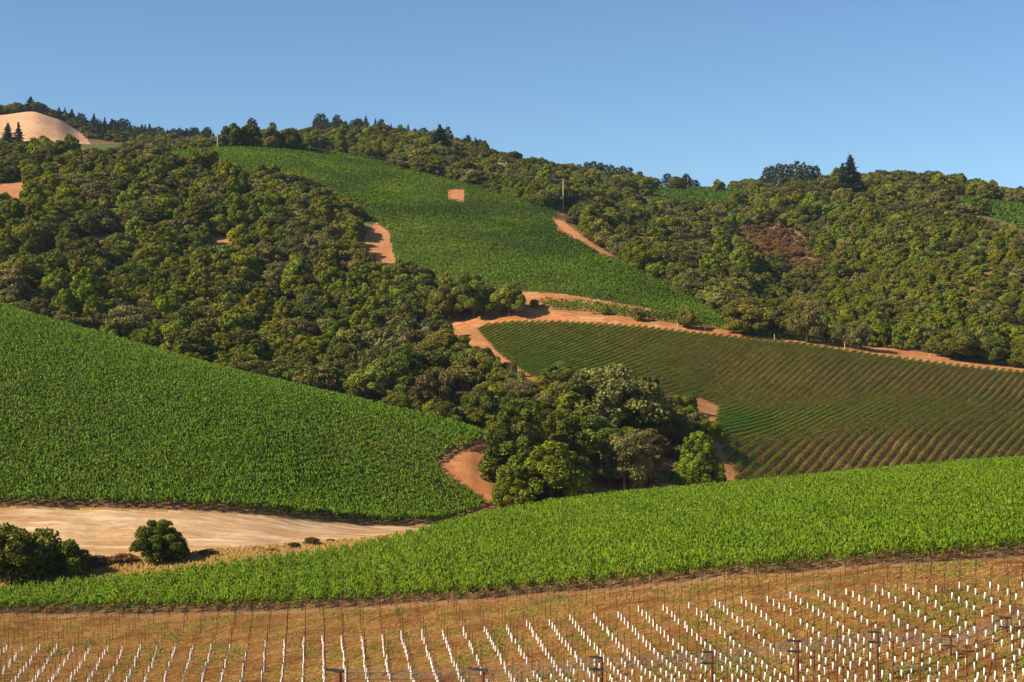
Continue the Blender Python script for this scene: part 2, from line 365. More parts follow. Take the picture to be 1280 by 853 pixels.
PXM, DM = np.broadcast_to(PX[:, None], ZT.shape), np.broadcast_to(DG[None, :], ZT.shape)
quad_px = (PX[:-1] + PX[1:])[:, None] / 2 + 0 * DG[None, :-1]
quad_D = (DG[:-1] + DG[1:])[None, :] / 2 + 0 * PX[:-1, None]
quad_z = (ZT[:-1, :-1] + ZT[1:, 1:]) / 2
quad_py = CY - quad_z / quad_D * F
zone = np.zeros(quad_px.shape, int)
def paint(k, poly, d0, d1): zone[inside(quad_px, quad_py, poly) & (quad_D >= d0) & (quad_D <= d1)] = k
Z_NAMES = ['ground', 'near_field', 'vineyard_soil', 'dirt_field', 'dirt_track', 'striped_field', 'dirt_road', 'hill_field', 'bare_earth', 'golden_hill', 'far_field', 'gully_ground', 'dry_bank']
crest_D = np.array([np.interp((quad_px[:, 0]), PX, KD[4])])[0][:, None]
edge_D = np.array([np.interp((quad_px[:, 0]), PX, KD[3])])[0][:, None]
foot_D = np.array([np.interp((quad_px[:, 0]), PX, KD[6])])[0][:, None]
bench_D = np.array([np.interp((quad_px[:, 0]), PX, KD[9])])[0][:, None]
zone[(quad_D <= edge_D) & (quad_D > 0)] = 1
zone[(quad_D > edge_D) & (quad_D <= crest_D + 2)] = 2
zone[(quad_D > crest_D + 2) & (quad_D <= foot_D)] = 12
zone[(quad_D > foot_D) & (quad_D <= bench_D + 45) & (quad_px > 545) & (quad_px < 925)] = 11
paint(2, P_LEFTV, 255, 500); paint(3, P_DIRT, 238, 312); paint(4, P_TRACK, 318, 400)
paint(5, P_STRIPE, 395, 620); paint(6, P_ROAD, 560, 640)
paint(7, P_HILLV, 600, 985); paint(6, P_LOWROAD, 600, 700)
for q in (P_SQUARE, P_CHUTE, P_RIGHTROAD): paint(8, q, 640, 980)
paint(8, P_CUT, 700, 900)
for q in P_BARE: paint(8, q, 560, 900)
paint(10, P_FARV[0], 1150, 1620); paint(10, P_FARV[1], 900, 1200); paint(10, P_MEADOW, 1000, 1480); paint(10, P_FARV[3], 900, 1200)
paint(9, P_GOLD, 1200, 1620)
ZM = [
 soil_mat('woodland_floor', (.17, .095, .045), (.24, .15, .07), (.10, .085, .03), 9, 4, bump=.6, fine=1.2),
 soil_mat('young_vineyard_soil', (.22, .085, .028), (.38, .19, .062), (.19, .145, .028), 3.2, 1.6, (0.55, 1.0, 1), .12, 1.0, (.49, .60), 3.4, (.18, 1.6)),
 soil_mat('vineyard_soil', (.26, .13, .06), (.34, .19, .09), (.2, .14, .06), 4, 2, bump=.5, fine=3),
 soil_mat('pale_dirt', (.41, .22, .095), (.52, .33, .165), (.65, .48, .31), 9, 4, (.32, 1.5, 1), .05, .4, (.46, .62), 1.6),
 soil_mat('orange_dirt', (.42, .160, .060), (.50, .23, .095), (.34, .13, .05), 4, 2, bump=.4, fine=2),
 soil_mat('striped_soil', (.29, .125, .056), (.37, .175, .082), (.24, .11, .05), 9, 4, bump=.3, fine=1.2),
 soil_mat('red_road', (.40, .140, .052), (.50, .22, .085), (.52, .33, .16), 9, 5, (.6, 1.3, 1), .1, .4, (.52, .62), .9),
 soil_mat('hill_soil', (.050, .070, .014), (.080, .100, .022), (.11, .105, .030), 12, 5, bump=.3, fine=1),  # cover-crop green, darkened to put terrace shade into the row gaps
 soil_mat('bare_earth', (.44, .175, .075), (.54, .26, .12), (.38, .20, .09), 6, 3, bump=.5, fine=.9),
 soil_mat('golden_grass', (.50, .285, .16), (.58, .36, .21), (.44, .25, .13), 60, 14, bump=.2, cut2=(.55, .7), fine=.3),
 soil_mat('far_green', (.07, .105, .03), (.10, .135, .035), (.12, .13, .05), 25, 8, (1, 3, 1), .1, .2, fine=.5),
 soil_mat('gully_soil', (.38, .145, .055), (.48, .23, .10), (.24, .18, .06), 6, 3, bump=.6, cut2=(.48, .6), fine=1.4),
 soil_mat('dry_bank', (.40, .24, .09), (.50, .33, .13), (.25, .15, .06), 4, 2, bump=.7, cut2=(.5, .62), fine=2),
]
ni, nj = ZT.shape
VALL = np.stack([XT, np.broadcast_to(DG[None, :], ZT.shape), ZT], 2).reshape(-1, 3)
ii, jj = np.meshgrid(np.arange(ni - 1), np.arange(nj - 1), indexing='ij')
QALL = np.stack([ii * nj + jj, (ii + 1) * nj + jj, (ii + 1) * nj + jj + 1, ii * nj + jj + 1], 2).reshape(-1, 4)
zf = zone.ravel()
for k, nm in enumerate(Z_NAMES):
    q = QALL[zf == k]
    if not len(q): continue
    used, inv = np.unique(q, return_inverse=True)
    o = obj(nm, mesh_np(nm, VALL[used], inv.reshape(-1, 4), [ZM[k]], smooth=True))
    o['kind'] = 'structure'

# ------------------------------------------------------------------ tree patterns: crown and trunk meshes shared by the copies
def lobes_crown(name, lobes, leaf, mat, dens=1.5, flat=0.75, jag=0.22, asp=1.0):
    PP, NN, TT = [], [], []
    cs = np.array([l[0] for l in lobes]); rs = np.array([l[1] for l in lobes])
    for c, r in lobes:
        n = int(4 * math.pi * r * r / (leaf * leaf * 0.5) * dens * 0.62)
        d = norm(rng.normal(size=(n, 3)))
        d = d[(d[:, 2] > -0.75)]
        rr = r * (1 - jag + 1.4 * jag * rng.random(len(d)) ** 1.2)
        p = np.asarray(c) + d * rr[:, None] * np.array([1, 1, flat])
        dist = np.linalg.norm((p[:, None, :] - cs[None]) / np.array([1, 1, flat]), axis=2) / rs[None]
        keep = dist.min(1) > 0.62
        p, d = p[keep], d[keep]
        PP.append(p); NN.append(d + rng.normal(size=d.shape) * 0.75)
        t = np.clip(0.45 + 0.18 * rng.normal() + 0.24 * rng.normal(size=len(d)), 0, 1)
        TT.append(t)
    P, N, T = np.concatenate(PP), np.concatenate(NN), np.concatenate(TT)
    s = leaf * rng.uniform(.7, 1.45, len(P))
    V, Q = leaves(P, N, s * asp, s * 1.25)
    return mesh_np(name, V, Q, [mat], tint=T)

def limbs(name, h, r, spread, n, mat, lean=0.0, forks=True):
    mb = MB()
    top = np.array([lean * h, 0, h * 0.55])
    mb.tube([(0, 0, -1.2), (lean * h * .2, 0, h * .12), (lean * h * .5, .1, h * .3), top], [r * 1.35, r, r * .8, r * .5], 8)
    for k in range(n):
        a = k * 2.4 + rng.uniform(-.4, .4); s = spread * rng.uniform(.6, 1)
        z0 = h * rng.uniform(.2, .45); e = np.array([math.cos(a) * s, math.sin(a) * s, h * rng.uniform(.6, .88)])
        b = np.array([lean * z0, 0, z0]); mid = b * .5 + e * .5 + np.array([0, 0, -h * .05]) + rng.normal(size=3) * spread * .06
        mb.tube([b, mid, e], [r * .5, r * .34, r * .12], 6)
        if forks:
            for q in range(2):
                e2 = mid + (e - mid) * .6 + rng.normal(size=3) * spread * .35
                e2[2] = max(e2[2], mid[2])
                mb.tube([mid, e2], [r * .26, r * .08], 5)
    return mb.mesh(name, mat, True)

def oak_lobes(w, h, zlo, n, r0, r1, seed):
    r = np.random.default_rng(seed); L = []
    zc, rz, rx = (h + zlo) / 2, (h - zlo) / 2, w / 2
    tries = 0
    while len(L) < n and tries < 4000:
        tries += 1
        d = r.normal(size=3); d /= np.linalg.norm(d)
        if d[2] < -.55: continue
        q = r.uniform(.55, 1) if len(L) % 4 else r.uniform(0, .5)
        rad = r.uniform(r0, r1)
        ax = 1 + .22 * math.sin(3 * math.atan2(d[1], d[0]) + seed)
        c = np.array([d[0] * (rx - rad * .8) * q * ax, d[1] * (rx - rad * .8) * q * ax, zc + d[2] * (rz - rad * .6) * q])
        if all(np.linalg.norm(c - o[0]) > 0.62 * (rad + o[1]) * .75 for o in L):
            L.append((c, rad))
    return L
def cone_lobes(w, h, zlo, n, r0, r1, seed, p=.75):
    r = np.random.default_rng(seed); L = []
    for k in range(n):
        u = (k + r.random()) / n; z = zlo + (h - zlo) * u ** .9
        R = w / 2 * (1 - u) ** p + .25
        rad = max(.35, (r0 + (r1 - r0) * r.random()) * (1 - .55 * u))
        a = k * 2.399 + r.uniform(-.5, .5); q = max(0, R - rad * .7) * r.uniform(.7, 1.1)
        L.append((np.array([math.cos(a) * q, math.sin(a) * q, z - rad * .4]), rad))
    return L
def conifer_crown(name, w, h, zlo, tiers, leaf, seed, p=.85):
    r = np.random.default_rng(seed); PP, NN, UU = [], [], []
    for k in range(tiers):
        u = k / (tiers - 1); z = zlo + (h - zlo) * u
        R = (w / 2) * (1 - u) ** p * r.uniform(.75, 1.15) + .12
        nb = max(4, int(5 + R * 2.2))
        for b in range(nb):
            a = r.uniform(0, 6.283); Rb = R * r.uniform(.7, 1.12)
            m = max(2, int(Rb / leaf * 3.2)); t = (np.arange(m) + r.random(m)) / m
            x, y = np.cos(a) * Rb * t, np.sin(a) * Rb * t
            zz = z - .22 * Rb * t + .12 * Rb * t * t + r.normal(size=m) * .10
            PP.append(np.stack([x + r.normal(size=m) * .28 * t * Rb * .4, y + r.normal(size=m) * .28 * t * Rb * .4, zz], 1))
            NN.append(np.stack([math.cos(a) * .6 + r.normal(size=m) * .45, math.sin(a) * .6 + r.normal(size=m) * .45, np.full(m, 1.0)], 1))
            UU.append(np.stack([np.full(m, math.cos(a)), np.full(m, math.sin(a)), np.full(m, -.3)], 1))
    P, N, U = map(np.concatenate, (PP, NN, UU))
    s = leaf * rng.uniform(.7, 1.4, len(P))
    V, Q = leaves(P, N, s, s * 1.7, U)
    return mesh_np(name, V, Q, [M['needle']], tint=np.clip(.45 + .25 * rng.normal(size=len(P)), 0, 1))

PAT = {}
def pattern(key, kind, crown, trunk, w, h): PAT[key] = dict(kind=kind, crown=crown, trunk=trunk, w=w, h=h)
for k in range(4):
    pattern(f'oak{k}', 'oak', lobes_crown('crown', oak_lobes(12, 9.5, -1.4, 36 + 3 * k, 1.2, 2.4, 20 + k), .46, M['oak'], 1.7), limbs('trunk', 10, .38, 4, 5, M['bark'], .05 * (k - 1)), 12, 9.5)
for k in range(3):
    pattern(f'bay{k}', 'bay', lobes_crown('crown', (oak_lobes(9, 9.5, -1.4, 32, 1.0, 1.9, 40 + k) if k < 2 else cone_lobes(9, 11.5, .8, 38, 1.1, 1.8, 40 + k, .45)), .44, M['bay'], 1.7, .9), limbs('trunk', 10, .22, 2.2, 4, M['bark']), 8.5, 11.5)
for k in range(3):
    pattern(f'olive{k}', 'olive', lobes_crown('crown', oak_lobes(11, 9, -1.2, 30, 1.1, 2.0, 60 + k), .45, M['olive'], 1.35, .7, .3), limbs('trunk', 8.2, .30, 4.0, 7, M['pale_bark'], .06), 11, 9)
for k in range(2):
    pattern(f'shrub{k}', 'shrub', lobes_crown('crown', oak_lobes(5, 3.2, -.5, 15, .7, 1.2, 80 + k), .36, M['olive'] if k else M['oak'], 1.3), limbs('trunk', 2.8, .10, 1.4, 5, M['bark']), 5, 3.2)
for k in range(2):
    pattern(f'rust{k}', 'rust', lobes_crown('crown', oak_lobes(5, 3.4, .2, 14, .7, 1.2, 90 + k), .38, M['rust'], 1.1, .7, .3), limbs('trunk', 3.4, .10, 1.8, 6, M['bark']), 5, 3.4)
for k in range(3):
    pattern(f'fir{k}', 'fir', conifer_crown('crown', 8 + k, 20, 1.8 + k, 30, .75, 100 + k, .85 - .1 * k), limbs('trunk', 28, .36, .8, 1, M['bark'], 0, False), 8 + k, 20)
pattern('pine0', 'pine', lobes_crown('crown', cone_lobes(11, 18, 4.0, 34, 1.5, 2.6, 120, .28), .7, M['needle'], 1.2, .6), limbs('trunk', 24, .42, 2.4, 6, M['bark'], .01), 10, 19)
pattern('pine1', 'pine', lobes_crown('crown', cone_lobes(10, 19, 3.0, 36, 1.3, 2.4, 121, .34), .7, M['needle'], 1.2, .6), limbs('trunk', 26, .42, 2.0, 5, M['bark'], .02), 8, 20)
# finer foliage for the trees that stand near
for k in range(2):
    pattern(f'fineoak{k}', 'oak', lobes_crown('crown', oak_lobes(12, 10.5, -1.6, 64, .95, 1.9, 130 + k), .28, M['oak'], 1.8), limbs('trunk', 10, .40, 4, 6, M['bark'], .05), 12, 10.5)
    pattern(f'finebay{k}', 'bay', lobes_crown('crown', cone_lobes(11, 13, .5, 74, .9, 1.6, 140 + k, .42), .28, M['willow'], 1.7, 1.15), limbs('trunk', 11, .28, 3, 6, M['bark']), 11, 13)
    pattern(f'fineolive{k}', 'olive', lobes_crown('crown', oak_lobes(11, 9, -1.6, 56, .85, 1.7, 150 + k), .28, M['olive'], 1.45, .75, .3), limbs('trunk', 8.4, .28, 4.0, 8, M['pale_bark'], .08), 11, 9)
    pattern(f'finedark{k}', 'dark', lobes_crown('crown', cone_lobes(12, 15, .4, 84, 1.0, 1.8, 160 + k, .36), .30, M['grove'], 1.7, 1.05), limbs('trunk', 13, .4, 3, 6, M['bark']), 12, 15)
pattern('fineround', 'oak', lobes_crown('crown', oak_lobes(12, 10.5, -1.8, 80, .7, 1.6, 180), .25, M['grove'], 1.6, .8, .34), limbs('trunk', 9.6, .3, 3.6, 6, M['bark'], .03), 12, 10.5)
pattern('fineshrub', 'shrub', lobes_crown('crown', oak_lobes(6, 4, -.8, 44, .4, .95, 170), .17, M['grove'], 1.5, .8, .34), limbs('trunk', 3.6, .10, 1.8, 7, M['bark']), 6, 4)

NAMES = dict(oak='oak_tree', bay='bay_tree', olive='live_oak', shrub='shrub', rust='dry_shrub', fir='fir_tree', pine='pine_tree', dark='dark_tree')
def tree(key, x, y, z, wm, hm, label, group=None, rz=None, name=None, sink=0.25):
    p = PAT[key]
    t = thing(name or NAMES[p['kind']], label, 'shrub' if 'shrub' in p['kind'] or p['kind'] == 'rust' else 'tree', (x, y, z - sink), rng.uniform(0, 6.28) if rz is None else rz, group)
    t.scale = (wm / p['w'], wm / p['w'], hm / p['h'])
    obj('trunk', p['trunk'], t); obj('crown', p['crown'], t)
    return t
def tree_px(key, px, py, wpx, hpx, label, group=None, rz=None, name=None, dmin=95.0, dmax=2300.0, sink=0.3):
    x, D, z = at(px, py, dmin, dmax)
    return tree(key, x, D, z, wpx * D / F, hpx * D / F, label, group, rz, name, sink)

# trees one can point at: pattern, column, row of the foot, width, height in the photograph
tree_px('fineround', 199, 704, 72, 58, 'lone rounded green tree beside the pale bare dirt field', dmax=300)
tree_px('fineshrub', 18, 730, 124, 80, 'largest dark bush at the left edge below the dirt field', dmax=300, name='shrub')
tree_px('fineshrub', 78, 722, 66, 52, 'smaller dark bush leaning out beside the largest bush', dmax=300)
tree_px('fineshrub', -38, 724, 80, 70, 'dark bush cut off by the left edge of the photo', dmax=300)
tree_px('rust0', 118, 709, 44, 18, 'dry brown shrub between the dark bush and the lone tree', dmax=300)
tree_px('rust1', 152, 706, 40, 17, 'dry brown shrub at the foot of the lone tree', dmax=300)
tree_px('rust0', 262, 694, 34, 10, 'low rusty shrub in the shade line of the lone tree', dmax=300)
tree_px('finedark0', 650, 606, 104, 106, 'tall dark tree at the back of the gully grove beside the orange track', dmin=340, dmax=420)
tree_px('finedark1', 703, 601, 90, 88, 'dark tree with a ragged top behind the bright willow like tree', dmin=340, dmax=420)
tree_px('finebay0', 690, 636, 112, 84, 'bright green upright tree in front of the dark grove', dmin=335, dmax=420)
tree_px('finebay1', 640, 634, 62, 54, 'small bright tree at the edge of the orange track', dmin=330, dmax=420)
tree_px('fineolive1', 780, 614, 80, 76, 'round olive green tree above the pale path in the gully', dmin=350, dmax=440)
tree_px('finebay1', 873, 606, 68, 66, 'bushy bright green tree by the orange bank below the striped vineyard', dmin=380, dmax=440)
tree_px('fineolive1', 764, 545, 138, 94, 'broad olive oak in the middle of the gully', dmin=380, dmax=520)
tree_px('bay2', 715, 548, 66, 66, 'yellow green tree in the gully left of the broad oak', dmin=380, dmax=520)
tree_px('fineoak1', 740, 580, 92, 66, 'low spreading oak behind the round olive tree', dmin=380, dmax=440)
tree_px('finebay1', 742, 496, 30, 32, 'small bright green tree under the striped vineyard corner', dmin=420, dmax=560)
tree_px('fineolive0', 818, 530, 52, 38, 'greyish tree in front of the striped rows', dmin=400, dmax=520)
tree_px('fineolive1', 812, 495, 24, 28, 'thin pale tree standing against the striped rows', dmin=420, dmax=560)
tree_px('fineoak0', 790, 505, 50, 40, 'dark oak beside the thin pale tree', dmin=420, dmax=560)
tree_px('fineoak0', 838, 555, 54, 44, 'dark green oak at the edge of the bare earth under the vine rows', dmin=400, dmax=520)
tree_px('fineshrub', 858, 515, 26, 24, 'small round bush on bare earth at the foot of the vine rows', dmin=420, dmax=540)
tree_px('fineolive1', 806, 570, 60, 36, 'olive brush between the round tree and the bright bushy tree', dmin=390, dmax=460)
tree_px('fineoak1', 605, 482, 50, 52, 'single dark oak on the bare slope left of the striped vineyard', dmin=440, dmax=620)
tree_px('fineolive0', 640, 473, 17, 24, 'small white trunked tree on bare soil below the first vine rows', dmin=440, dmax=620)
tree_px('fineolive0', 655, 500, 52, 26, 'low olive bush on the gully slope under the single oak', dmin=430, dmax=560, name='shrub')
tree_px('fineoak0', 700, 480, 44, 30, 'dark bush below the corner of the striped rows', dmin=430, dmax=560, name='shrub')
tree_px('fineoak0', 600, 533, 56, 52, 'round dark oak at the right tip of the left vineyard', dmin=400, dmax=520)
tree_px('fineoak0', 640, 527, 34, 40, 'small dark tree just above the tall dark grove', dmin=400, dmax=520)
tree_px('fineolive1', 545, 524, 78, 66, 'grey green oak with pale limbs behind the left vineyard edge', dmin=400, dmax=560)
tree_px('fineoak1', 480, 508, 84, 66, 'dark dense oak behind the edge of the left vineyard', dmin=400, dmax=560)
tree_px('finebay0', 505, 488, 66, 58, 'bright yellow green tree above the dense dark oak', dmin=440, dmax=600)
tree_px('fineoak0', 555, 457, 76, 48, 'dark oak below the left end of the dirt road', dmin=480, dmax=620)
tree_px('fineoak1', 592, 397, 60, 58, 'broad dark oak at the left end of the dirt road', dmin=560, dmax=660)
tree_px('fineoak0', 556, 400, 56, 46, 'dark oak on the corner above the dirt road', dmin=560, dmax=660)
tree_px('fineoak1', 637, 396, 46, 46, 'oak with pale double trunk on the dirt road verge', dmin=560, dmax=660)
tree_px('fineshrub', 668, 385, 12, 12, 'small round bush beside the verge oak', dmin=560, dmax=680)
tree_px('fineoak0', 757, 394, 12, 14, 'smallest of the young trees along the dirt road', dmin=560, dmax=680)
tree_px('fineoak1', 799, 402, 17, 19, 'young dark tree beside the road under the hill vineyard', dmin=560, dmax=680)
tree_px('fineoak0', 859, 411, 24, 29, 'mid sized dark oak on the road side below the hill vineyard', dmin=560, dmax=680)
tree_px('fineoak1', 935, 419, 66, 48, 'wide dark oak shading the road at the vineyard tip', dmin=560, dmax=680)
tree_px('fineolive0', 1009, 428, 50, 54, 'brownish oak with a straight pale trunk by the dirt road', dmin=560, dmax=680)
tree_px('fineolive1', 1072, 437, 38, 38, 'ragged brown green oak at the road with a leaning trunk', dmin=560, dmax=680)
tree_px('fineoak0', 1196, 450, 62, 44, 'rounded olive oak where the dirt road narrows', dmin=560, dmax=680)
tree_px('fineoak1', 1242, 455, 50, 36, 'low dark oak near the right end of the dirt road', dmin=560, dmax=680)
tree_px('fineoak0', 1280, 460, 46, 32, 'dark oak cut by the right edge above the dirt road', dmin=560, dmax=680)
# ridge oaks behind the hill vineyard
for px, wd, ht, lab in [(291, 30, 34, 'first round dark oak beside the pole on the ridge'), (316, 34, 34, 'tallest round oak of the ridge clump'), (340, 32, 33, 'third dark oak of the ridge clump'), (362, 30, 30, 'dense dark oak in the middle of the ridge clump'), (386, 30, 24, 'low brownish oak at the right end of the ridge clump')]:
    tree_px(f'oak{int(px) % 4}', px, 185 + (px - 290) * .07, wd, ht, lab, 'oaks on the vineyard ridge', dmin=900, dmax=1050)
# conifers of the skylines
tree_px('fir1', 1063, 240, 34, 46, 'tall dark fir rising alone above the skyline', dmin=1050, dmax=1400)
tree_px('fir0', 1053, 238, 24, 34, 'shorter fir pressed against the tall skyline fir', dmin=1050, dmax=1400)
tree_px('oak1', 1122, 226, 16, 20, 'small round tree standing up from the skyline wood', dmin=1050, dmax=1500)
tree_px('fir2', 550, 196, 30, 40, 'dark fir above the oaks on the middle skyline', dmin=1100, dmax=1400)
tree_px('fir1', 10, 190, 24, 36, 'left one of two firs before the golden hill', dmin=1000, dmax=1400)
tree_px('fir0', 23, 190, 20, 37, 'right one of two firs before the golden hill', dmin=1000, dmax=1400)
tree_px('oak2', 60, 184, 8, 7, 'tiny dark bush on the foot of the golden hill', dmin=1000, dmax=1500)
tree_px('oak0', 898, 240, 17, 17, 'round dark tree beside the far pole on the green field', dmin=1300, dmax=1700)
tree_px('oak3', 846, 238, 26, 18, 'dark tree on the brow left of the far green field', dmin=1300, dmax=1700)
for k, px in enumerate([958, 965, 973, 981, 988, 996, 1004, 1012, 1020, 1032]):
    tree_px(f'pine{k % 2}', px, 243 - (k > 3) * 2 - (k > 7) * 3, 15, [36, 38, 41, 40, 38, 42, 40, 36, 33, 20][k], 'grey green pine in the tight stand on the right skyline', 'pines of the skyline stand', dmin=1200, dmax=1500)
for k, px in enumerate([734, 742, 750, 757, 764, 771, 779, 787, 799, 812, 820, 834, 858, 868]):
    tree_px(f'pine{k % 2}', px, 226 + (px - 734) * .11, 14, [25, 27, 26, 24, 25, 22, 25, 24, 20, 12, 14, 20, 20, 12][k], 'far bluish pine on the skyline left of the green field', 'pines behind the woods', dmin=1500, dmax=2250)
for k, px in enumerate([375, 388, 396, 404, 413, 422, 431, 441, 590, 600, 611, 622]):
    tree_px(['pine0', 'oak1', 'pine1', 'pine0', 'oak3'][k % 5], px, [186, 186, 185, 185, 185, 185, 186, 187, 208, 210, 213, 216][k], 21, [11, 13, 20, 23, 18, 18, 14, 12, 15, 18, 17, 13][k], 'far bluish pine peeping over the wooded ridge', 'pines over the ridge', dmin=1450, dmax=2250)
for k in range(34):
    px = -30 + k * 7.0 + rng.uniform(-2, 2)
    b = np.interp(px, [-30, 20, 100, 150, 210], [150, 150, 163, 170, 178])
    tree_px(['oak1', 'pine1', 'oak3', 'fir0', 'oak2', 'pine0', 'oak0'][k % 7], px, b, rng.uniform(13, 24), 20 if k % 7 == 3 else rng.uniform(9, 15), 'blue green tree on the far ridge behind the golden hill', 'trees behind the golden hill', dmin=1600, dmax=2250)

# ------------------------------------------------------------------ the woods: candidate trees over the hillsides
P_W1 = [(-80, 186), (0, 192), (100, 187), (180, 197), (200, 212), (340, 224), (400, 247), (440, 277), (452, 300), (455, 335), (500, 354), (560, 372), (620, 380), (600, 388), (545, 398), (535, 410), (575, 440), (590, 470), (570, 520), (560, 560), (0, 560), (-80, 560)]
P_W3 = [(392, 100), (392, 193), (450, 203), (520, 219), (600, 239), (690, 266), (708, 276), (745, 305), (790, 332), (850, 366), (905, 394), (930, 412), (1000, 421), (1100, 437), (1200, 449), (1370, 460), (1370, 150)]
gx = []
for (d0, d1, st) in [(505, 700, 5.6), (700, 1000, 6.2), (1000, 1420, 8.0), (1420, 2000, 11.0)]:
    for D in np.arange(d0, d1, st):
        xs = np.arange((-90 - CX) / F * D, (1370 - CX) / F * D, st)
        gx.append(np.stack([xs + rng.uniform(-.48, .48, len(xs)) * st, D + rng.uniform(-.48, .48, len(xs)) * st], 1))
for (d0, d1) in [(505, 1000)]:
    nn = 5200; D = rng.uniform(d0, d1, nn); gx.append(np.stack([(rng.uniform(-90, 1370, nn) - CX) / F * D, D], 1))
n_under = 5200
G = np.concatenate(gx); under = np.zeros(len(G), bool); under[-n_under:] = True
gpx = col_of(G[:, 0], G[:, 1]); gz = ground(G[:, 0], G[:, 1]); gpy = CY - gz / G[:, 1] * F; gh = lut(HID, gpx, G[:, 1])
crestD = np.interp(gpx, PX, KD[14])
w1 = inside(gpx, gpy, P_W1) & (G[:, 1] < crestD + 8) & (gpx < 640)
w3 = inside(gpx, gpy, P_W3) & (((G[:, 1] > crestD + 6) & (gpx > 392)) | (gpx > 700)) & (G[:, 1] > 598)
w4 = (G[:, 1] > 1030) & (gpx < 392) & (G[:, 1] < 1440) & (gpx > 150)                      # dark woods beyond the ridge
w5 = (G[:, 1] > 1420) & ((gpx < 262) | (gpx > 1032))
ok = (w1 | w3 | w4 | w5) & (gh < 14000.0 / G[:, 1])
for q in P_BARE + [P_CUT, P_CHUTE]:
    for dy in (3, -3, -8, -13): ok &= ~(inside(gpx, gpy + dy, q) & (G[:, 1] < 1000))
P_CLEAR = [(515, 398), (600, 386), (606, 412), (596, 446), (578, 440), (552, 420), (520, 412)]
for dy in (0, -6, -12): ok &= ~(inside(gpx, gpy + dy, P_CLEAR) & (G[:, 1] < 640))
ok &= ~(inside(gpx, gpy, P_CUT)) & ~inside(gpx, gpy, P_HILLV + []) | ((G[:, 1] > 1000) & ok)
ok &= ~(inside(gpx, gpy, P_FARV[0]) & (G[:, 1] > 1150)) & ~(inside(gpx, gpy, P_FARV[1]) & (G[:, 1] > 880)) & ~(inside(gpx, gpy, P_FARV[3]) & (G[:, 1] > 880))
ok &= ~(inside(gpx, gpy, P_GOLD) & (G[:, 1] < 1640)) & ~inside(gpx, gpy, P_MEADOW) & ~inside(gpx, gpy, P_RIGHTROAD)
ok &= ~((gpx < 90) & (G[:, 1] > 920) & (G[:, 1] < 1640))
G, gpx, gpy, gz, gh, under = G[ok], gpx[ok], gpy[ok], gz[ok], gh[ok], under[ok]
patch = wavy(G[:, 0], G[:, 1], 60, 31) + .6 * wavy(G[:, 0], G[:, 1], 25, 32)
olive_f = wavy(G[:, 0], G[:, 1], 80, 33) + .6 * wavy(G[:, 0], G[:, 1], 30, 34)
u = rng.random(len(G))
bright = np.clip((gpx - 950) / 100, 0, 1) * np.clip((gpy - 250) / 60, 0, 1) * 0.35 + np.where((gpx < 470) & (gpy > 220), .12, -.14)
br = [(x_, d_) for x_, d_ in zip(rng.uniform((890 - CX) / F * 1000, (1040 - CX) / F * 900, 2600), rng.uniform(800, 1080, 2600))]
br = np.array(br); bpx = col_of(br[:, 0], br[:, 1]); bz = ground(br[:, 0], br[:, 1]); brow = CY - bz / br[:, 1] * F
bk = inside(bpx, brow, P_BROWN) & (lut(HID, bpx, br[:, 1]) < 3)
br, bpx, bz, brow = br[bk][:260], bpx[bk][:260], bz[bk][:260], brow[bk][:260]
G = np.concatenate([G, br]); gpx = np.concatenate([gpx, bpx]); gpy = np.concatenate([gpy, brow]); gz = np.concatenate([gz, bz]); gh = np.concatenate([gh, np.zeros(len(bz))])
patch, olive_f, bright = (np.concatenate([a_, np.zeros(len(bz))]) for a_ in (patch, olive_f, bright)); u = np.concatenate([u, rng.random(len(bz))])
under = np.concatenate([under, np.zeros(len(bz), bool)])
brown = inside(gpx, gpy, P_BROWN)
keys = np.empty(len(G), object)
for i in range(len(G)):
    s = patch[i] * .33 + bright[i] + u[i] * .62
    if brown[i]: k = f'rust{i % 2}' if u[i] < .88 else f'shrub{i % 2}'
    elif G[i, 1] > 1420: k = f'oak{i % 4}' if gpx[i] > 600 or u[i] < .72 else (f'pine{i % 2}' if u[i] < .9 else f'fir{i % 3}')
    elif under[i]: k = ['shrub0', 'shrub1', 'olive1', 'bay0', 'shrub1', 'rust1'][int(u[i] * 5.99)]
    elif s > .46: k = f'bay{i % 3}'
    elif olive_f[i] * .35 + u[(i * 7) % len(u)] * .7 > .50: k = f'olive{i % 3}'
    elif u[(i * 13) % len(u)] < .12: k = f'shrub{i % 2}' if u[i] > .12 else f'rust{i % 2}'
    else: k = f'oak{i % 4}'
    keys[i] = k
small = rng.random(len(G)) < .22
sw = rng.uniform(.50, 1.25, len(G)) * np.where(small, .65, 1.0) * np.where((gpx > 930) & (G[:, 1] < 860), .74, 1.0)
sw = np.where(under, rng.uniform(.5, .95, len(G)) * np.where(np.array([PAT[k]['w'] for k in keys]) > 6, .55, 1.15), sw)
big = (rng.random(len(G)) < .13) & ~under
sw = np.where(big & ~((gpx > 930) & (G[:, 1] < 860)), rng.uniform(1.3, 1.75, len(G)), sw)
sh = sw * rng.uniform(.78, 1.2, len(G)) * np.where(big, .86, 1.0)
sw = np.where(G[:, 1] > 1420, sw * .9, sw); sh = np.where((G[:, 1] > 1420) & (gpx < 300), sh * .62, sh)
SHARE = dict(oak=165, bay=150, olive=150, shrub=30, rust=60, fir=0, pine=0)
W0 = np.array([PAT[k]['w'] for k in keys]); H0 = np.array([PAT[k]['h'] for k in keys])
top = gpy - H0 * sh / G[:, 1] * F
keep = np.ones(len(G), bool)
keep &= ~((gpx > 1140) & (G[:, 1] > 780) & (G[:, 1] < 1000) & (top < np.interp(gpx, [1140, 1185, 1235, 1290, 1370], [240, 257, 271, 284, 292])))
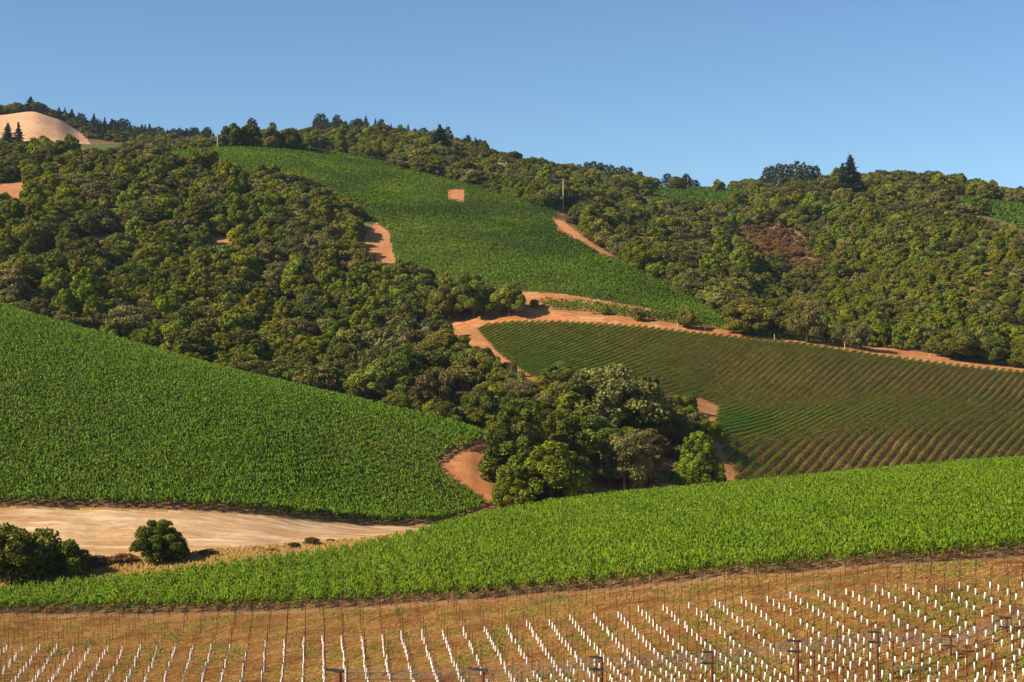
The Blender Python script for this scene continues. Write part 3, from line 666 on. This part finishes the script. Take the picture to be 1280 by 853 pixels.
keep &= ~((gpx > 790) & (gpx < 945) & (G[:, 1] > 780) & (G[:, 1] < 1200) & (top < np.interp(gpx, [790, 840, 945], [240, 248, 252])))
keep &= ~((gpx > 112) & (gpx < 182) & (G[:, 1] < 960) & (top < 181))
keep &= ~((gpx > 1140) & (G[:, 1] > 965) & (G[:, 1] < 1100) & inside(gpx, gpy, P_FARV[1]))
keep &= ~((np.abs(gpx - 706) < 13) & (G[:, 1] < 900) & (top < 258))
keep &= ~((np.abs(gpx - 1258) < 9) & (G[:, 1] < 830) & (top < 303) & (gpy > 306))
sw[~keep] *= .15; sh[~keep] *= .15
show = W0 * sw / G[:, 1] * H0 * sh / G[:, 1] * np.clip(1 - np.clip(gh, 0, 99) * G[:, 1] / F / (H0 * sh), 0, 1)
onscreen = (gpx > -15) & (gpx < 1295)
single = np.zeros(len(G), bool)
kinds = np.array([PAT[k]['kind'] for k in keys])
for kd, cnt in SHARE.items():
    idx = np.where((kinds == kd) & onscreen)[0]
    single[idx[np.argsort(-show[idx])][:cnt]] = True
LOOK = dict(oak='dark green oak', bay='bright yellow green tree', olive='olive grey oak', shrub='low green shrub', rust='dry rust brown shrub')
for i in np.where(single)[0]:
    kd = kinds[i]
    if brown[i]: where = 'on the brown slope among the right hand woods'
    elif gpx[i] < 640 and G[i, 1] < 920: where = 'in the thick wood covering the left hillside'
    elif gpx[i] > 960 and G[i, 1] < 830: where = 'on the near wooded spur above the dirt road'
    else: where = 'in the woods beyond the hill vineyard'
    t = tree(keys[i], G[i, 0], G[i, 1], gz[i], W0[i] * sw[i], H0[i] * sh[i], f'{LOOK[kd]} {where}', f'{LOOK[kd]}s {where}', sink=.5)
# brush and small trees of the gully, apart from the ones named above
GULLY = [(600, 440), (640, 462), (700, 486), (770, 500), (830, 505), (890, 520), (895, 545), (860, 566), (900, 600), (740, 622), (690, 640), (625, 640), (600, 590), (620, 560), (560, 540), (480, 515), (470, 470), (560, 440)]
HOLES = [[(575, 425), (600, 415), (606, 450), (590, 468), (572, 455)], [(628, 458), (656, 460), (692, 481), (674, 486), (642, 475)], [(596, 440), (622, 448), (630, 470), (612, 468)], [(650, 512), (668, 502), (672, 518), (650, 520)], [(628, 498), (600, 500), (616, 494), (632, 492)], [(566, 460), (590, 462), (586, 474), (568, 472)], [(822, 502), (850, 498), (852, 516), (830, 516)], [(866, 505), (898, 506), (905, 535), (886, 542), (868, 528)], [(890, 590), (905, 578), (918, 604), (888, 606)], [(738, 612), (775, 606), (780, 618), (745, 622)], P_TRACK]
cand = []
for i in range(5200):
    D = rng.uniform(345, 560); px = rng.uniform(470, 910); x = (px - CX) / F * D; py = float(row_of(x, D))
    if not inside(px, py, GULLY) or any(inside(px, py + 2, h_) for h_ in HOLES) or inside(px, py, P_LEFTV) or inside(px, py, P_STRIPE): continue
    if any((x - a_) ** 2 + (D - b_) ** 2 < 2.9 ** 2 for a_, b_, _ in cand): continue
    cand.append((x, D, px))
for i, (x, D, px) in enumerate(cand[:340]):
    key = ['shrub0', 'olive0', 'bay0', 'oak1', 'olive2', 'bay1', 'shrub1', 'oak3', 'bay1', 'rust0'][int(rng.integers(10))]
    p = PAT[key]; s_ = rng.uniform(.42, .82) if p['w'] > 6 else rng.uniform(.8, 1.4)
    nm = {'shrub0': 'dark green brush', 'shrub1': 'olive green brush', 'rust0': 'dry brown brush', 'rust1': 'dry brown brush'}.get(key, LOOK[p['kind']])
    tree(key, x, D, float(ground(x, D)), p['w'] * s_, p['h'] * s_ * .9, f'{nm} growing low in the gully between the vineyards', f'{nm} in the gully')
# the rest of the woods: one scattered stuff object
pats = ['bay0', 'bay1', 'bay2', 'fir0', 'fir1', 'fir2', 'oak0', 'oak1', 'oak2', 'oak3', 'olive0', 'olive1', 'olive2', 'pine0', 'pine1', 'rust0', 'rust1', 'shrub0', 'shrub1']
pc = bpy.data.collections.new('tree patterns')
def joined(key):
    ms = [PAT[key]['trunk'], PAT[key]['crown']]
    Vs, Qs, mi, tt, off = [], [], [], [], 0
    out = bpy.data.meshes.new('pattern_' + key)
    faces = []
    V = []
    for j, m_ in enumerate(ms):
        co = np.empty(len(m_.vertices) * 3, np.float32); m_.vertices.foreach_get('co', co); V.append(co.reshape(-1, 3))
        faces += [tuple(x + off for x in p.vertices) for p in m_.polygons]
        mi += [j] * len(m_.polygons); off += len(m_.vertices)
        if j == 1:
            t_ = np.empty(len(m_.polygons), np.float32); m_.attributes['tint'].data.foreach_get('value', t_); tt += t_.tolist()
        else: tt += [0.5] * len(m_.polygons)
        out.materials.append(m_.materials[0])
    out.from_pydata(np.concatenate(V).tolist(), [], faces)
    out.polygons.foreach_set('material_index', mi)
    a = out.attributes.new('tint', 'FLOAT', 'FACE'); a.data.foreach_set('value', tt)
    out.update()
    return out
for k in pats: pc.objects.link(bpy.data.objects.new('pattern_' + k, joined(k)))
rest = np.where(~single)[0]
me = bpy.data.meshes.new('woods')
me.from_pydata([(float(G[i, 0]), float(G[i, 1]), float(gz[i] - .5)) for i in rest], [], [])
a = me.attributes.new('pick', 'INT', 'POINT'); a.data.foreach_set('value', [pats.index(keys[i]) for i in rest])
a = me.attributes.new('turn', 'FLOAT_VECTOR', 'POINT'); a.data.foreach_set('vector', np.stack([np.zeros(len(rest)), np.zeros(len(rest)), rng.uniform(0, 6.28, len(rest))], 1).astype(np.float32).ravel())
a = me.attributes.new('size', 'FLOAT_VECTOR', 'POINT'); a.data.foreach_set('vector', np.stack([sw[rest], sw[rest], sh[rest]], 1).astype(np.float32).ravel())
woods = obj('woods', me); woods['kind'] = 'stuff'
ng = bpy.data.node_groups.new('scatter', 'GeometryNodeTree')
ng.interface.new_socket('Geometry', in_out='INPUT', socket_type='NodeSocketGeometry'); ng.interface.new_socket('Geometry', in_out='OUTPUT', socket_type='NodeSocketGeometry')
gi, go, ip, ci = (ng.nodes.new(t) for t in ('NodeGroupInput', 'NodeGroupOutput', 'GeometryNodeInstanceOnPoints', 'GeometryNodeCollectionInfo'))
ci.inputs['Collection'].default_value = pc; ci.inputs['Separate Children'].default_value = True; ci.inputs['Reset Children'].default_value = True
ip.inputs['Pick Instance'].default_value = True
ng.links.new(gi.outputs[0], ip.inputs['Points']); ng.links.new(ci.outputs[0], ip.inputs['Instance'])
for nm, ty, sock in (('pick', 'INT', 'Instance Index'), ('turn', 'FLOAT_VECTOR', 'Rotation'), ('size', 'FLOAT_VECTOR', 'Scale')):
    na = ng.nodes.new('GeometryNodeInputNamedAttribute'); na.data_type = ty; na.inputs['Name'].default_value = nm
    ng.links.new(next(s for s in na.outputs if s.enabled), ip.inputs[sock])
ng.links.new(ip.outputs[0], go.inputs[0])
woods.modifiers.new('scatter', 'NODES').node_group = ng
print('woods', len(G), 'single', single.sum())

# ------------------------------------------------------------------ vineyards
def vine_rows(poly, d0, d1, direc, spacing, fn, name, label, group, x_rng, min_len=9.0, tmax=260, hidden=30, excl=(), step=.5, skip=0):
    """straight rows in plan; each run inside the block becomes one vine_row"""
    d = np.array(direc, float); d /= np.linalg.norm(d); nrm = np.array([d[1], -d[0]])
    org = np.array([0.0, (d0 + d1) / 2]); made = []
    ts = np.arange(-tmax, tmax, step)
    for k in range(int(x_rng[0] / spacing), int(x_rng[1] / spacing) + 1):
        p = org + nrm * k * spacing + ts[:, None] * d
        good = (p[:, 1] > d0) & (p[:, 1] < d1)
        D = np.clip(p[:, 1], 96, 2300); px = col_of(p[:, 0], D); py = row_of(p[:, 0], D)
        good &= inside(px, py, poly) & (px > -150) & (px < 1450)
        good &= lut(HID, px, D) < hidden
        if skip and k % skip == 0: good &= False
        for q in excl: good &= ~inside(px, py, q)
        e = np.flatnonzero(np.diff(np.concatenate([[0], good.astype(int), [0]])))
        for a, b in zip(e[::2], e[1::2]):
            if (b - a) * step < min_len: continue
            made.append(fn(p[a], p[b - 1], d, nrm, (b - a) * step))
    return made

def row_leaves(a, d, nrm, L, per_m, h0, h1, half, leaf, gaps=0.0, shoots=0.0, plant=1.8, lumpy=1.0, asp=(.75, 1.25), nr=.55):
    n = int(L * per_m); k0 = rng.uniform(0, 6.28)
    t = rng.uniform(0, L, n)
    if lumpy > 1.2:                                   # thin places along the row
        th = .5 * np.sin(t * 6.283 / plant + k0) + .6 * np.sin(t * 2.1 + k0 * 3) + .5 * np.sin(t * .71 + k0 * 7)
        t = t[rng.random(n) < np.clip(.72 + .62 * th, .08, 1)]; n = len(t)
    lump = 1 + .16 * lumpy * np.sin(t * 6.283 / plant + rng.uniform(0, 6.28)) + .12 * lumpy * np.sin(t * 1.13 + rng.uniform(0, 6.28)) + .08 * np.sin(t * .37 + rng.uniform(0, 6.28))
    ang = rng.uniform(-.5, math.pi + .5, n)
    q = np.where(rng.random(n) < .75, rng.uniform(.8, 1.08, n), rng.uniform(.2, .8, n)) * lump
    hm = (h1 + h0) / 2; hr = (h1 - h0) / 2
    lat = np.cos(ang) * half * q; up = hm + np.where(np.sin(ang) > -9, (np.sin(ang) * 1.25 - .25), 0) * hr * np.minimum(q, 1.12)
    xy = a[None, :] + t[:, None] * d + lat[:, None] * nrm
    z = ground(xy[:, 0], xy[:, 1]) + up
    N = np.stack([np.cos(ang) * nrm[0], np.cos(ang) * nrm[1], np.sin(ang) * .9 + .15], 1) + rng.normal(size=(n, 3)) * nr
    P = np.stack([xy[:, 0], xy[:, 1], z], 1)
    s = leaf * rng.uniform(.7, 1.4, n)
    V1, Q1 = leaves(P, N, s * asp[0], s * asp[1])
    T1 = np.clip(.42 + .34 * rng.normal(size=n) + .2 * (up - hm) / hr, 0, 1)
    if shoots > 0:
        m = int(L * shoots); ts_ = rng.uniform(0, L, m); lat = rng.normal(size=m) * half * .6
        xy = a[None, :] + ts_[:, None] * d + lat[:, None] * nrm
        hh = h1 + rng.uniform(-.45, .30, m) + .16 * lumpy * np.sin(ts_ * 6.283 / plant) + .1 * np.sin(ts_ * 1.7 + k0)
        P = np.stack([xy[:, 0], xy[:, 1], ground(xy[:, 0], xy[:, 1]) + hh], 1)
        U = np.stack([rng.normal(size=m) * .35, rng.normal(size=m) * .35, np.ones(m)], 1)
        N = np.stack([-.5 + rng.normal(size=m) * .6, -.7 + rng.normal(size=m) * .5, .35 + rng.normal(size=m) * .3], 1)
        V2, Q2 = leaves(P, N, leaf * .75 * rng.uniform(.7, 1.3, m), leaf * rng.uniform(1.5, 2.8, m), U)
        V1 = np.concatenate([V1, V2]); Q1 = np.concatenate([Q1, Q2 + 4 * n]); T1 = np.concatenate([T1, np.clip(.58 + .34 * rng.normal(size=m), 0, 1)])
    return V1, Q1, T1

def make_row(mat, name, label, group, trunks, **kw):
    def fn(a, b, d, nrm, L):
        V, Q, T = row_leaves(a, d, nrm, L, **kw)
        z0 = float(ground(a[0], a[1])); o3 = np.array([a[0], a[1], z0])
        if not trunks:
            o = obj(name, mesh_np('foliage', V - o3, Q, [mat], tint=T), None, o3); tag(o, label, 'vines', group); return o
        t = thing(name, label, 'vines', o3, 0, group)
        obj('foliage', mesh_np('foliage', V - o3, Q, [mat], tint=T), t)
        for k in range(trunks):
            p = a + d * (.3 + k * 1.8); zz = float(ground(p[0], p[1]))
            mb = MB(); j = rng.normal(size=3) * .05
            mb.tube([(p[0] - a[0], p[1] - a[1], zz - z0 - .1), (p[0] - a[0] + j[0], p[1] - a[1] + j[1], zz - z0 + .5), (p[0] - a[0], p[1] - a[1], zz - z0 + 1.0)], [.055, .045, .04], 6)
            obj('trunk', mb.mesh('trunk', M['bark']), t)
        mb = MB(); mb.tube([(d[0] * -.25, d[1] * -.25, -.3), (d[0] * -.25, d[1] * -.25, 1.9)], [.035, .035], 6)
        obj('stake', mb.mesh('stake', M['stake']), t)
        return t
    return fn
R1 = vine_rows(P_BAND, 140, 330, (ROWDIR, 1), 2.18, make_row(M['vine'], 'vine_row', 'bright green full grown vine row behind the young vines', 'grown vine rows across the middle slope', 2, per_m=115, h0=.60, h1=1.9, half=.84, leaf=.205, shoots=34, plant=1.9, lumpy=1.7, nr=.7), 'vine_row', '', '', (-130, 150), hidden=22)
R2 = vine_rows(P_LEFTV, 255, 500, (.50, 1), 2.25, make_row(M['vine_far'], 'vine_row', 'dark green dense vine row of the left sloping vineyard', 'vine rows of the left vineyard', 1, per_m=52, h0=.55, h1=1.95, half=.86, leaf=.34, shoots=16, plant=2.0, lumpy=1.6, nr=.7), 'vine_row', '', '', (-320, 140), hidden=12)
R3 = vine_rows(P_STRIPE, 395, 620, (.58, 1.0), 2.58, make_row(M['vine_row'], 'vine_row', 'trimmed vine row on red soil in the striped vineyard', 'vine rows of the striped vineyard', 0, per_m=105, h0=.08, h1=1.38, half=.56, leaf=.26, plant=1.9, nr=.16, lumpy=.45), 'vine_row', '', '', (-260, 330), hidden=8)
hill_p = []
def hill_fn(a, b, d, nrm, L): hill_p.append(row_leaves(a, d, nrm, L, per_m=12, h0=.15, h1=2.4, half=.62, leaf=.60, plant=2.4, nr=.35)); return 0
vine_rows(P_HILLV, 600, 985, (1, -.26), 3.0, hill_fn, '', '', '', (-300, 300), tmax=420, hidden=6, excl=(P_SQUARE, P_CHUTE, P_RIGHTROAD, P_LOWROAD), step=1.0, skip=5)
def farv_fn(a, b, d, nrm, L): hill_p.append(row_leaves(a, d, nrm, L, per_m=2.2, h0=.2, h1=1.7, half=.7, leaf=1.3, plant=2.4)); return 0
vine_rows(P_STRIP, 585, 640, (1, -.12), 2.6, hill_fn, '', '', '', (-60, 60), tmax=260, hidden=8, step=1.0)
vine_rows(P_FARV[0], 1150, 1620, (1, -.1), 4.0, farv_fn, '', '', '', (-400, 400), tmax=500, hidden=4, step=2.0)
vine_rows(P_FARV[1], 900, 1200, (1, -.1), 3.2, farv_fn, '', '', '', (-400, 400), tmax=500, hidden=4, step=2.0)
V, Q, T, off = [], [], [], 0
for v_, q_, t_ in hill_p: V.append(v_); Q.append(q_ + off); T.append(t_); off += len(v_)
V = np.concatenate(V); T = np.concatenate(T); Q = np.concatenate(Q)
c = V[::4]; hx, hy = col_of(c[:, 0], c[:, 1]), CY - c[:, 2] / c[:, 1] * F      # lighter blocks are vigour; darker bands are fold and terrace shade painted in
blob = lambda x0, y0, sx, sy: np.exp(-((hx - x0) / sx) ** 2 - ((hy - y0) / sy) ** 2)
vig_shade = .30 * blob(300, 195, 130, 22) + .30 * blob(510, 232, 70, 12) + .34 * blob(520, 300, 50, 50) + .22 * blob(640, 345, 120, 25) - .30 * blob(560, 262, 150, 12) - .30 * blob(690, 300, 90, 18) - .2 * blob(440, 228, 40, 8) + .2 * blob(860, 390, 60, 20)
T = np.clip(T * .70 + .14 * wavy(c[:, 0], c[:, 1], 45, 77) + vig_shade, 0, 1)
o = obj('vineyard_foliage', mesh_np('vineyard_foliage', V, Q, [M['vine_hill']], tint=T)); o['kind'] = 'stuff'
open('/tmp/rows.txt','w').write(repr(('rows', len(R1), len(R2), len(R3), 'hill quads', len(Q), 'woods', len(G), single.sum())))

# ------------------------------------------------------------------ young vines in tubes, stakes, T posts
DV = 1.62
tube_top = lambda px: np.interp(px, [-60, 0, 300, 400, 500, 600, 700, 800, 900, 1000, 1100, 1280, 1340], [812, 812, 809, 801, 795, 788, 776, 763, 754, 747, 739, 732, 728])
yv, stk = [], []
for k in range(-60, 70):
    for j in range(0, 90):
        D = 100 + j * DV; x = k * 2.18 + ROWDIR * (D - 235) + rng.normal() * .05; D2 = D + rng.normal() * .10
        px = float(col_of(x, D2))
        if not -110 < px < 1390: continue
        py = float(row_of(x, D2))
        edge = float(np.interp(px, PX, KD[3]))
        if D2 > edge - 2: continue
        if py < 885 and py > tube_top(px) and rng.random() > .035: yv.append((x, D2, py))
        if px > 640 and py < 885 and py > float(np.interp(px, [640, 700, 1280], [845, 838, 788])) and rng.random() < .62: yv.append((x + 1.05, D2 + .75, float(row_of(x + 1.05, D2 + .75))))
        if py < 895 and (j + (k % 2)) % 2 == 0: stk.append((x + .12, D2 + .25, py))
print('young vines', len(yv), 'stakes', len(stk))
def tube_mesh():
    mb = MB(); mb.tube([(0, 0, -.05), (.01, 0, .32), (0, .01, .62)], [.083, .074, .078], 8)
    return mb.mesh('grow_tube', M['tube'], True)
def shoot_mesh(s):
    r = np.random.default_rng(s); n = r.integers(10, 18)
    P = np.stack([r.uniform(-.07, .07, n), r.uniform(-.07, .07, n), .66 + r.random(n) * .30], 1)
    V, Q = leaves(P, r.normal(size=(n, 3)) + np.array([-.3, -.5, .5]), .12, .15)
    return mesh_np('shoot', V, Q, [M['shoot']], tint=r.random(n))
tmesh = tube_mesh(); smesh = [shoot_mesh(s) for s in range(6)]
yv.sort(key=lambda q: q[1])
yv_single = [q for q in yv if q[2] < 862 and -15 < col_of(q[0], q[1]) < 1295][:300]
ids = set(map(id, yv_single))
for q in yv_single:
    x, D, py = q
    t = thing('young_vine', 'young vine in a white grow tube low on the bare near slope', 'young vine', (x, D, float(ground(x, D))), rng.uniform(0, 6), 'young vines in white grow tubes')
    t.rotation_euler = (rng.normal() * .05, rng.normal() * .05, rng.uniform(0, 6)); t.scale = (1, 1, rng.uniform(.88, 1.08))
    obj('grow_tube', tmesh, t); obj('shoot', smesh[rng.integers(6)], t)
tc = np.empty(len(tmesh.vertices) * 3, np.float32); tmesh.vertices.foreach_get('co', tc); tc = tc.reshape(-1, 3)
faces0 = [tuple(p.vertices) for p in tmesh.polygons]
V, Fc, sV, sQ, sT, so_ = [], [], [], [], [], 0
for q in yv:
    if id(q) in ids: continue
    x, D, py = q; g = np.array([x, D, float(ground(x, D))]); off = len(V) * len(tc)
    V.append(tc * np.array([1, 1, rng.uniform(.88, 1.08)]) + g); Fc += [tuple(i + off for i in f) for f in faces0]
if V:
    me = bpy.data.meshes.new('young_vines_uphill'); me.from_pydata(np.concatenate(V).tolist(), [], Fc); me.materials.append(M['tube']); me.update()
    o = obj('young_vines_uphill', me); o['kind'] = 'stuff'
# thin stakes
mb = MB(); mb.tube([(0, 0, -.3), (0, 0, 1.95)], [.032, .030], 5); mb.box((0, 0, 1.9), (.16, .04, .05))
stm = mb.mesh('stake', M['stake'])
stk.sort(key=lambda q: q[1])
for x, D, py in [s for s in stk if s[2] < 872 and -15 < col_of(s[0], s[1]) < 1295][:300]:
    o = obj('trellis_stake', stm, None, (x, D, float(ground(x, D))))
    o.rotation_euler = (rng.normal() * .025, rng.normal() * .025, rng.uniform(0, 6)); o.scale = (1, 1, rng.uniform(.85, 1.12))
    tag(o, 'thin brown trellis stake standing among the young vines', 'stake', 'thin stakes of the young vineyard')
sc_ = np.empty(len(stm.vertices) * 3, np.float32); stm.vertices.foreach_get('co', sc_); sc_ = sc_.reshape(-1, 3)
sf_ = [tuple(p.vertices) for p in stm.polygons]; V, Fc = [], []
for x, D, py in [s for s in stk if s[2] < 872 and -15 < col_of(s[0], s[1]) < 1295][300:] + [s for s in stk if not -15 < col_of(s[0], s[1]) < 1295]:
    off = len(V) * len(sc_); V.append(sc_ * np.array([1, 1, rng.uniform(.85, 1.12)]) + np.array([x, D, float(ground(x, D))])); Fc += [tuple(i + off for i in f) for f in sf_]
if V:
    me = bpy.data.meshes.new('trellis_stakes_uphill'); me.from_pydata(np.concatenate(V).tolist(), [], Fc); me.materials.append(M['stake']); me.update()
    o = obj('trellis_stakes_uphill', me); o['kind'] = 'stuff'
# rusty T posts of the nearest trellis, one line running obliquely, with its wires
def t_post(px, top, D, arms, label, arm_w=1.1, lean=0.0, r=.115):
    x = (px - CX) / F * D; zt = (CY - top) / F * D; g = float(ground(x, D)); h = max(1.2, zt - g)
    t = thing('trellis_post', label, 'post', (x, D, g), math.radians(-38), 'rusty posts with dark crossarms')
    mb = MB(); mb.tube([(0, 0, -.4), (0, 0, h * .5), (0, 0, h)], [r, r, r * .95], 8); obj('post', mb.mesh('post', M['rust_steel']), t)
    for k in range(arms):
        mb = MB(); mb.box((0, -.12, h - .02 - .78 * k), (arm_w, .10, .155)); o = obj('crossarm', mb.mesh('crossarm', M['dark_steel']), t)
        o.rotation_euler = (0, -.06, 0)
    return np.array([x, D, g + h])
PTS = [(425, 838, 88, 1), (604, 837, 92, 1), (752, 822, 98, 2), (890, 815, 103, 2), (997, 801, 109, 2), (1097, 790, 115, 2), (1188, 795, 119, 2), (1258, 776, 123, 2), (1330, 768, 128, 2)]
LBL = ['rusty post with a long dark crossarm at the bottom left of the line', 'rusty post with a wide dark crossarm near the bottom middle', 'rusty post between the dense white tubes, second crossarm below', 'rusty post with two crossarms, fourth along the line',
       'rusty post in the middle of the tubes with short arms', 'rusty two armed post left of the straight white column', 'rusty post beside the column of white tubes', 'thick rusty post with stacked dark arms near the right edge', 'rusty post just past the right edge']
tops = [t_post(px, top, D, a, l_, 1.5 if px < 650 else 1.05) for (px, top, D, a), l_ in zip(PTS, LBL)]
for k, dz in enumerate((-.03, -.03, -.80, -.80, -.2, -.2, -.45, -.45, -.62, -1.15)):
    mb = MB(); sx = [(-.42, .30), (.42, -.30)][k % 2]
    pts = []
    for i, p in enumerate(tops):
        pts.append(p + np.array([sx[0], sx[1], dz]))
        if i < len(tops) - 1: pts.append((p + tops[i + 1]) / 2 + np.array([sx[0], sx[1], dz - .06]))
    mb.tube(pts, .012, 5)
    tag(obj('trellis_wire', mb.mesh('trellis_wire', M['wire'])), 'thin grey wire strung between the rusty trellis posts', 'wire', 'wires of the near trellis')
for px, top, D, ln, lab in [(879, 842, 97, .30, 'short leaning rusty brace post at the bottom edge'), (1240, 824, 100, .26, 'leaning rusty brace post near the bottom right corner')]:
    x = (px - CX) / F * D; g = float(ground(x, D)); h = (CY - top) / F * D - g
    mb = MB(); mb.tube([(-h * ln, 0, -.3), (0, 0, h)], [.09, .085], 8)
    tag(obj('brace_post', mb.mesh('brace_post', M['rust_steel']), None, (x, D, g)), lab, 'post')

for px, top, D, lab in [(745, 826, 118, 'thick rusty stake close beside the middle rusty post'), (862, 838, 112, 'thick rusty stake with its head just above the lower edge'), (1017, 812, 112, 'thick rusty stake between the two armed posts right of centre'), (1046, 786, 113, 'tall dark rusty stake among the dense white tubes'), (1116, 800, 110, 'dark rusty stake next to the straight column of tubes'), (1150, 814, 109, 'short rusty stake left of the thick armed post'), (1208, 806, 108, 'slim rusty stake right of the column of tubes')]:
    x = (px - CX) / F * D; g = float(ground(x, D)); h = (CY - top) / F * D - g
    mb = MB(); mb.tube([(0, 0, -.3), (0, 0, h * .5), (.03, 0, h)], [.06, .06, .055], 7); mb.box((0, -.05, h - .1), (.34, .06, .07)); mb.box((0, -.05, h - .55), (.30, .06, .06))
    tag(obj('rusty_stake', mb.mesh('rusty_stake', M['rust_steel']), None, (x, D, g)), lab, 'stake')

# ------------------------------------------------------------------ weeds and dry grass
def tufts(name, mat, n, pick, hgt, leaf):
    P = pick(n); P = P[P[:, 1] > 0]
    m = 5; base = np.repeat(P, m, 0) + rng.normal(size=(len(P) * m, 2)) * .16
    z = ground(base[:, 0], base[:, 1]) + hgt * rng.uniform(.15, .6, len(base))
    U = np.stack([rng.normal(size=len(base)) * .5, rng.normal(size=len(base)) * .5, np.ones(len(base))], 1)
    N = np.stack([-.5 + rng.normal(size=len(base)) * .6, -.8 + rng.normal(size=len(base)) * .4, .3 + rng.normal(size=len(base)) * .3], 1)
    V, Q = leaves(np.stack([base[:, 0], base[:, 1], z], 1), N, leaf * rng.uniform(.5, 1.2, len(base)), hgt * rng.uniform(.7, 1.5, len(base)), U)
    o = obj(name, mesh_np(name, V, Q, [mat], tint=rng.random(len(base)))); o['kind'] = 'stuff'
def near_pick(th, seed):
    def f(n):
        D = rng.uniform(100, 210, n); x = (rng.uniform(-40, 1320, n) - CX) / F * D
        e = np.interp(col_of(x, D), PX, KD[3])
        return np.stack([x, D], 1)[(D < e) & (wavy(x, D * 1.3, 13, seed) + .7 * wavy(x, D, 3, seed + 1) > th)]
    return f
tufts('weeds', M['weed'], 60000, near_pick(1.05, 51), .20, .16)
tufts('dry_grass', M['straw'], 60000, near_pick(-.4, 61), .10, .055)
def bank_pick(n):
    px = rng.uniform(-40, 520, n); cD = np.interp(px, PX, KD[4]); D = cD + rng.uniform(1, 26, n); x = (px - CX) / F * D
    py = row_of(x, D)
    return np.stack([x, D], 1)[~inside(px, py + 3, P_DIRT) & (D < np.interp(px, PX, KD[6]) - 2)]
tufts('tall_dry_grass', M['straw'], 9000, bank_pick, .75, .22)
for px, py, wd, ht in [(368, 688, 20, 12), (390, 684, 24, 15), (340, 692, 18, 9), (412, 680, 16, 9)]:
    tree_px('rust0', px, py, wd, ht, 'yellowed dry shrub on the grass bank above the grown vines', 'yellowed shrubs on the bank', dmax=310)

# ------------------------------------------------------------------ poles, posts, house
def utility_pole(px, base, top, dmin, dmax, label, arms=1, rad=.2):
    x, D, z = at(px, base, dmin, dmax); h = (base - top) * D / F
    t = thing('utility_pole', label, 'pole', (x, D, z), 0)
    mb = MB(); mb.tube([(0, 0, -1), (0, 0, h * .5), (0, 0, h)], [rad, rad * .9, rad * .75], 8); obj('post', mb.mesh('post', M['pole']), t)
    if arms:
        mb = MB(); mb.box((0, -rad - .04, h - .7), (2.2, .14, .18)); obj('crossarm', mb.mesh('crossarm', M['pole']), t)
    return np.array([x, D, z + h])
pa = utility_pole(272, 188, 164, 900, 1000, 'pale power pole on the crest beside the ridge oaks', 0, .36)
pb = utility_pole(704, 262, 224, 760, 1000, 'tall pale power pole at the right shoulder of the hill vineyard', 1, .34)
pcx = utility_pole(1258, 308, 287, 740, 900, 'short pale pole in the woods near the right edge', 0, .3)
utility_pole(205, 182, 157, 1300, 1700, 'thin white pole on the far left skyline', 0, .22)
utility_pole(908, 240, 226, 1350, 1650, 'thin grey pole on the far green field skyline', 0, .22)
for s in (-.9, .9):
    mb = MB(); pts = []
    for i in range(17):
        u_ = i / 16; p = pb * (1 - u_) + pa * u_; p = p + np.array([s, 0, -.6 - 9 * u_ * (1 - u_)]); pts.append(p)
    mb.tube(pts, .014, 4)
    tag(obj('power_line', mb.mesh('power_line', M['wire'])), 'sagging power line between the two hill poles', 'power line', 'power lines over the woods')
for k, (px, py, h) in enumerate([(847, 409, 12), (881, 414, 8), (968, 427, 9), (1056, 436, 7), (1162, 447, 5), (728, 389, 6)]):
    x, D, z = at(px, py, 560, 680); mb = MB(); mb.tube([(0, 0, -.3), (0, 0, h * D / F)], [.16, .14], 7)
    tag(obj('fence_post', mb.mesh('fence_post', M['pole']), None, (x, D, z)), ['tallest pale wooden post beside the dirt road', 'pale post in the shade of the roadside oaks', 'grey post left of the brownish roadside oak', 'short post between two roadside oaks', 'low post where the road verge turns green', 'small post under the hill vineyard corner'][k], 'post')
x, D, z = at(630, 222, 1000, 1250); z -= 1.5
t = thing('house', 'small tan roofed house half hidden in the skyline woods', 'house', (x, D, z), .35)
mb = MB(); mb.box((0, 0, 4.5), (9, 6, 9)); obj('wall', mb.mesh('wall', M['paint']), t)
mb = MB(); mb.add([(-5.2, -3.7, 8.8), (5.2, -3.7, 8.8), (5.2, 0, 12), (-5.2, 0, 12), (-5.2, 3.7, 8.8), (5.2, 3.7, 8.8)], [(0, 1, 2, 3), (3, 2, 5, 4), (0, 3, 4, 4), (1, 5, 2, 2), (0, 4, 5, 1)]); obj('roof', mb.mesh('roof', M['roof']), t)
mb = MB(); mb.box((-2, -3.02, 6), (1.4, .08, 1.4)); obj('window', mb.mesh('window', M['dark_steel']), t)

# ------------------------------------------------------------------ air
hz = bpy.data.materials.new('haze'); hz.use_nodes = True
hn = hz.node_tree.nodes; hn.remove(hn['Principled BSDF'])
pv = hn.new('ShaderNodeVolumePrincipled'); pv.inputs['Color'].default_value = (.62, .78, 1.0, 1); pv.inputs['Density'].default_value = 0.00003
hz.node_tree.links.new(pv.outputs[0], hn['Material Output'].inputs['Volume'])
mb = MB(); mb.box((0, 2900, (ZT.min() - 1 + 330) / 2), (11000, 6600, 330 - ZT.min() + 1))
o = obj('haze', mb.mesh('haze', hz)); o['kind'] = 'stuff'
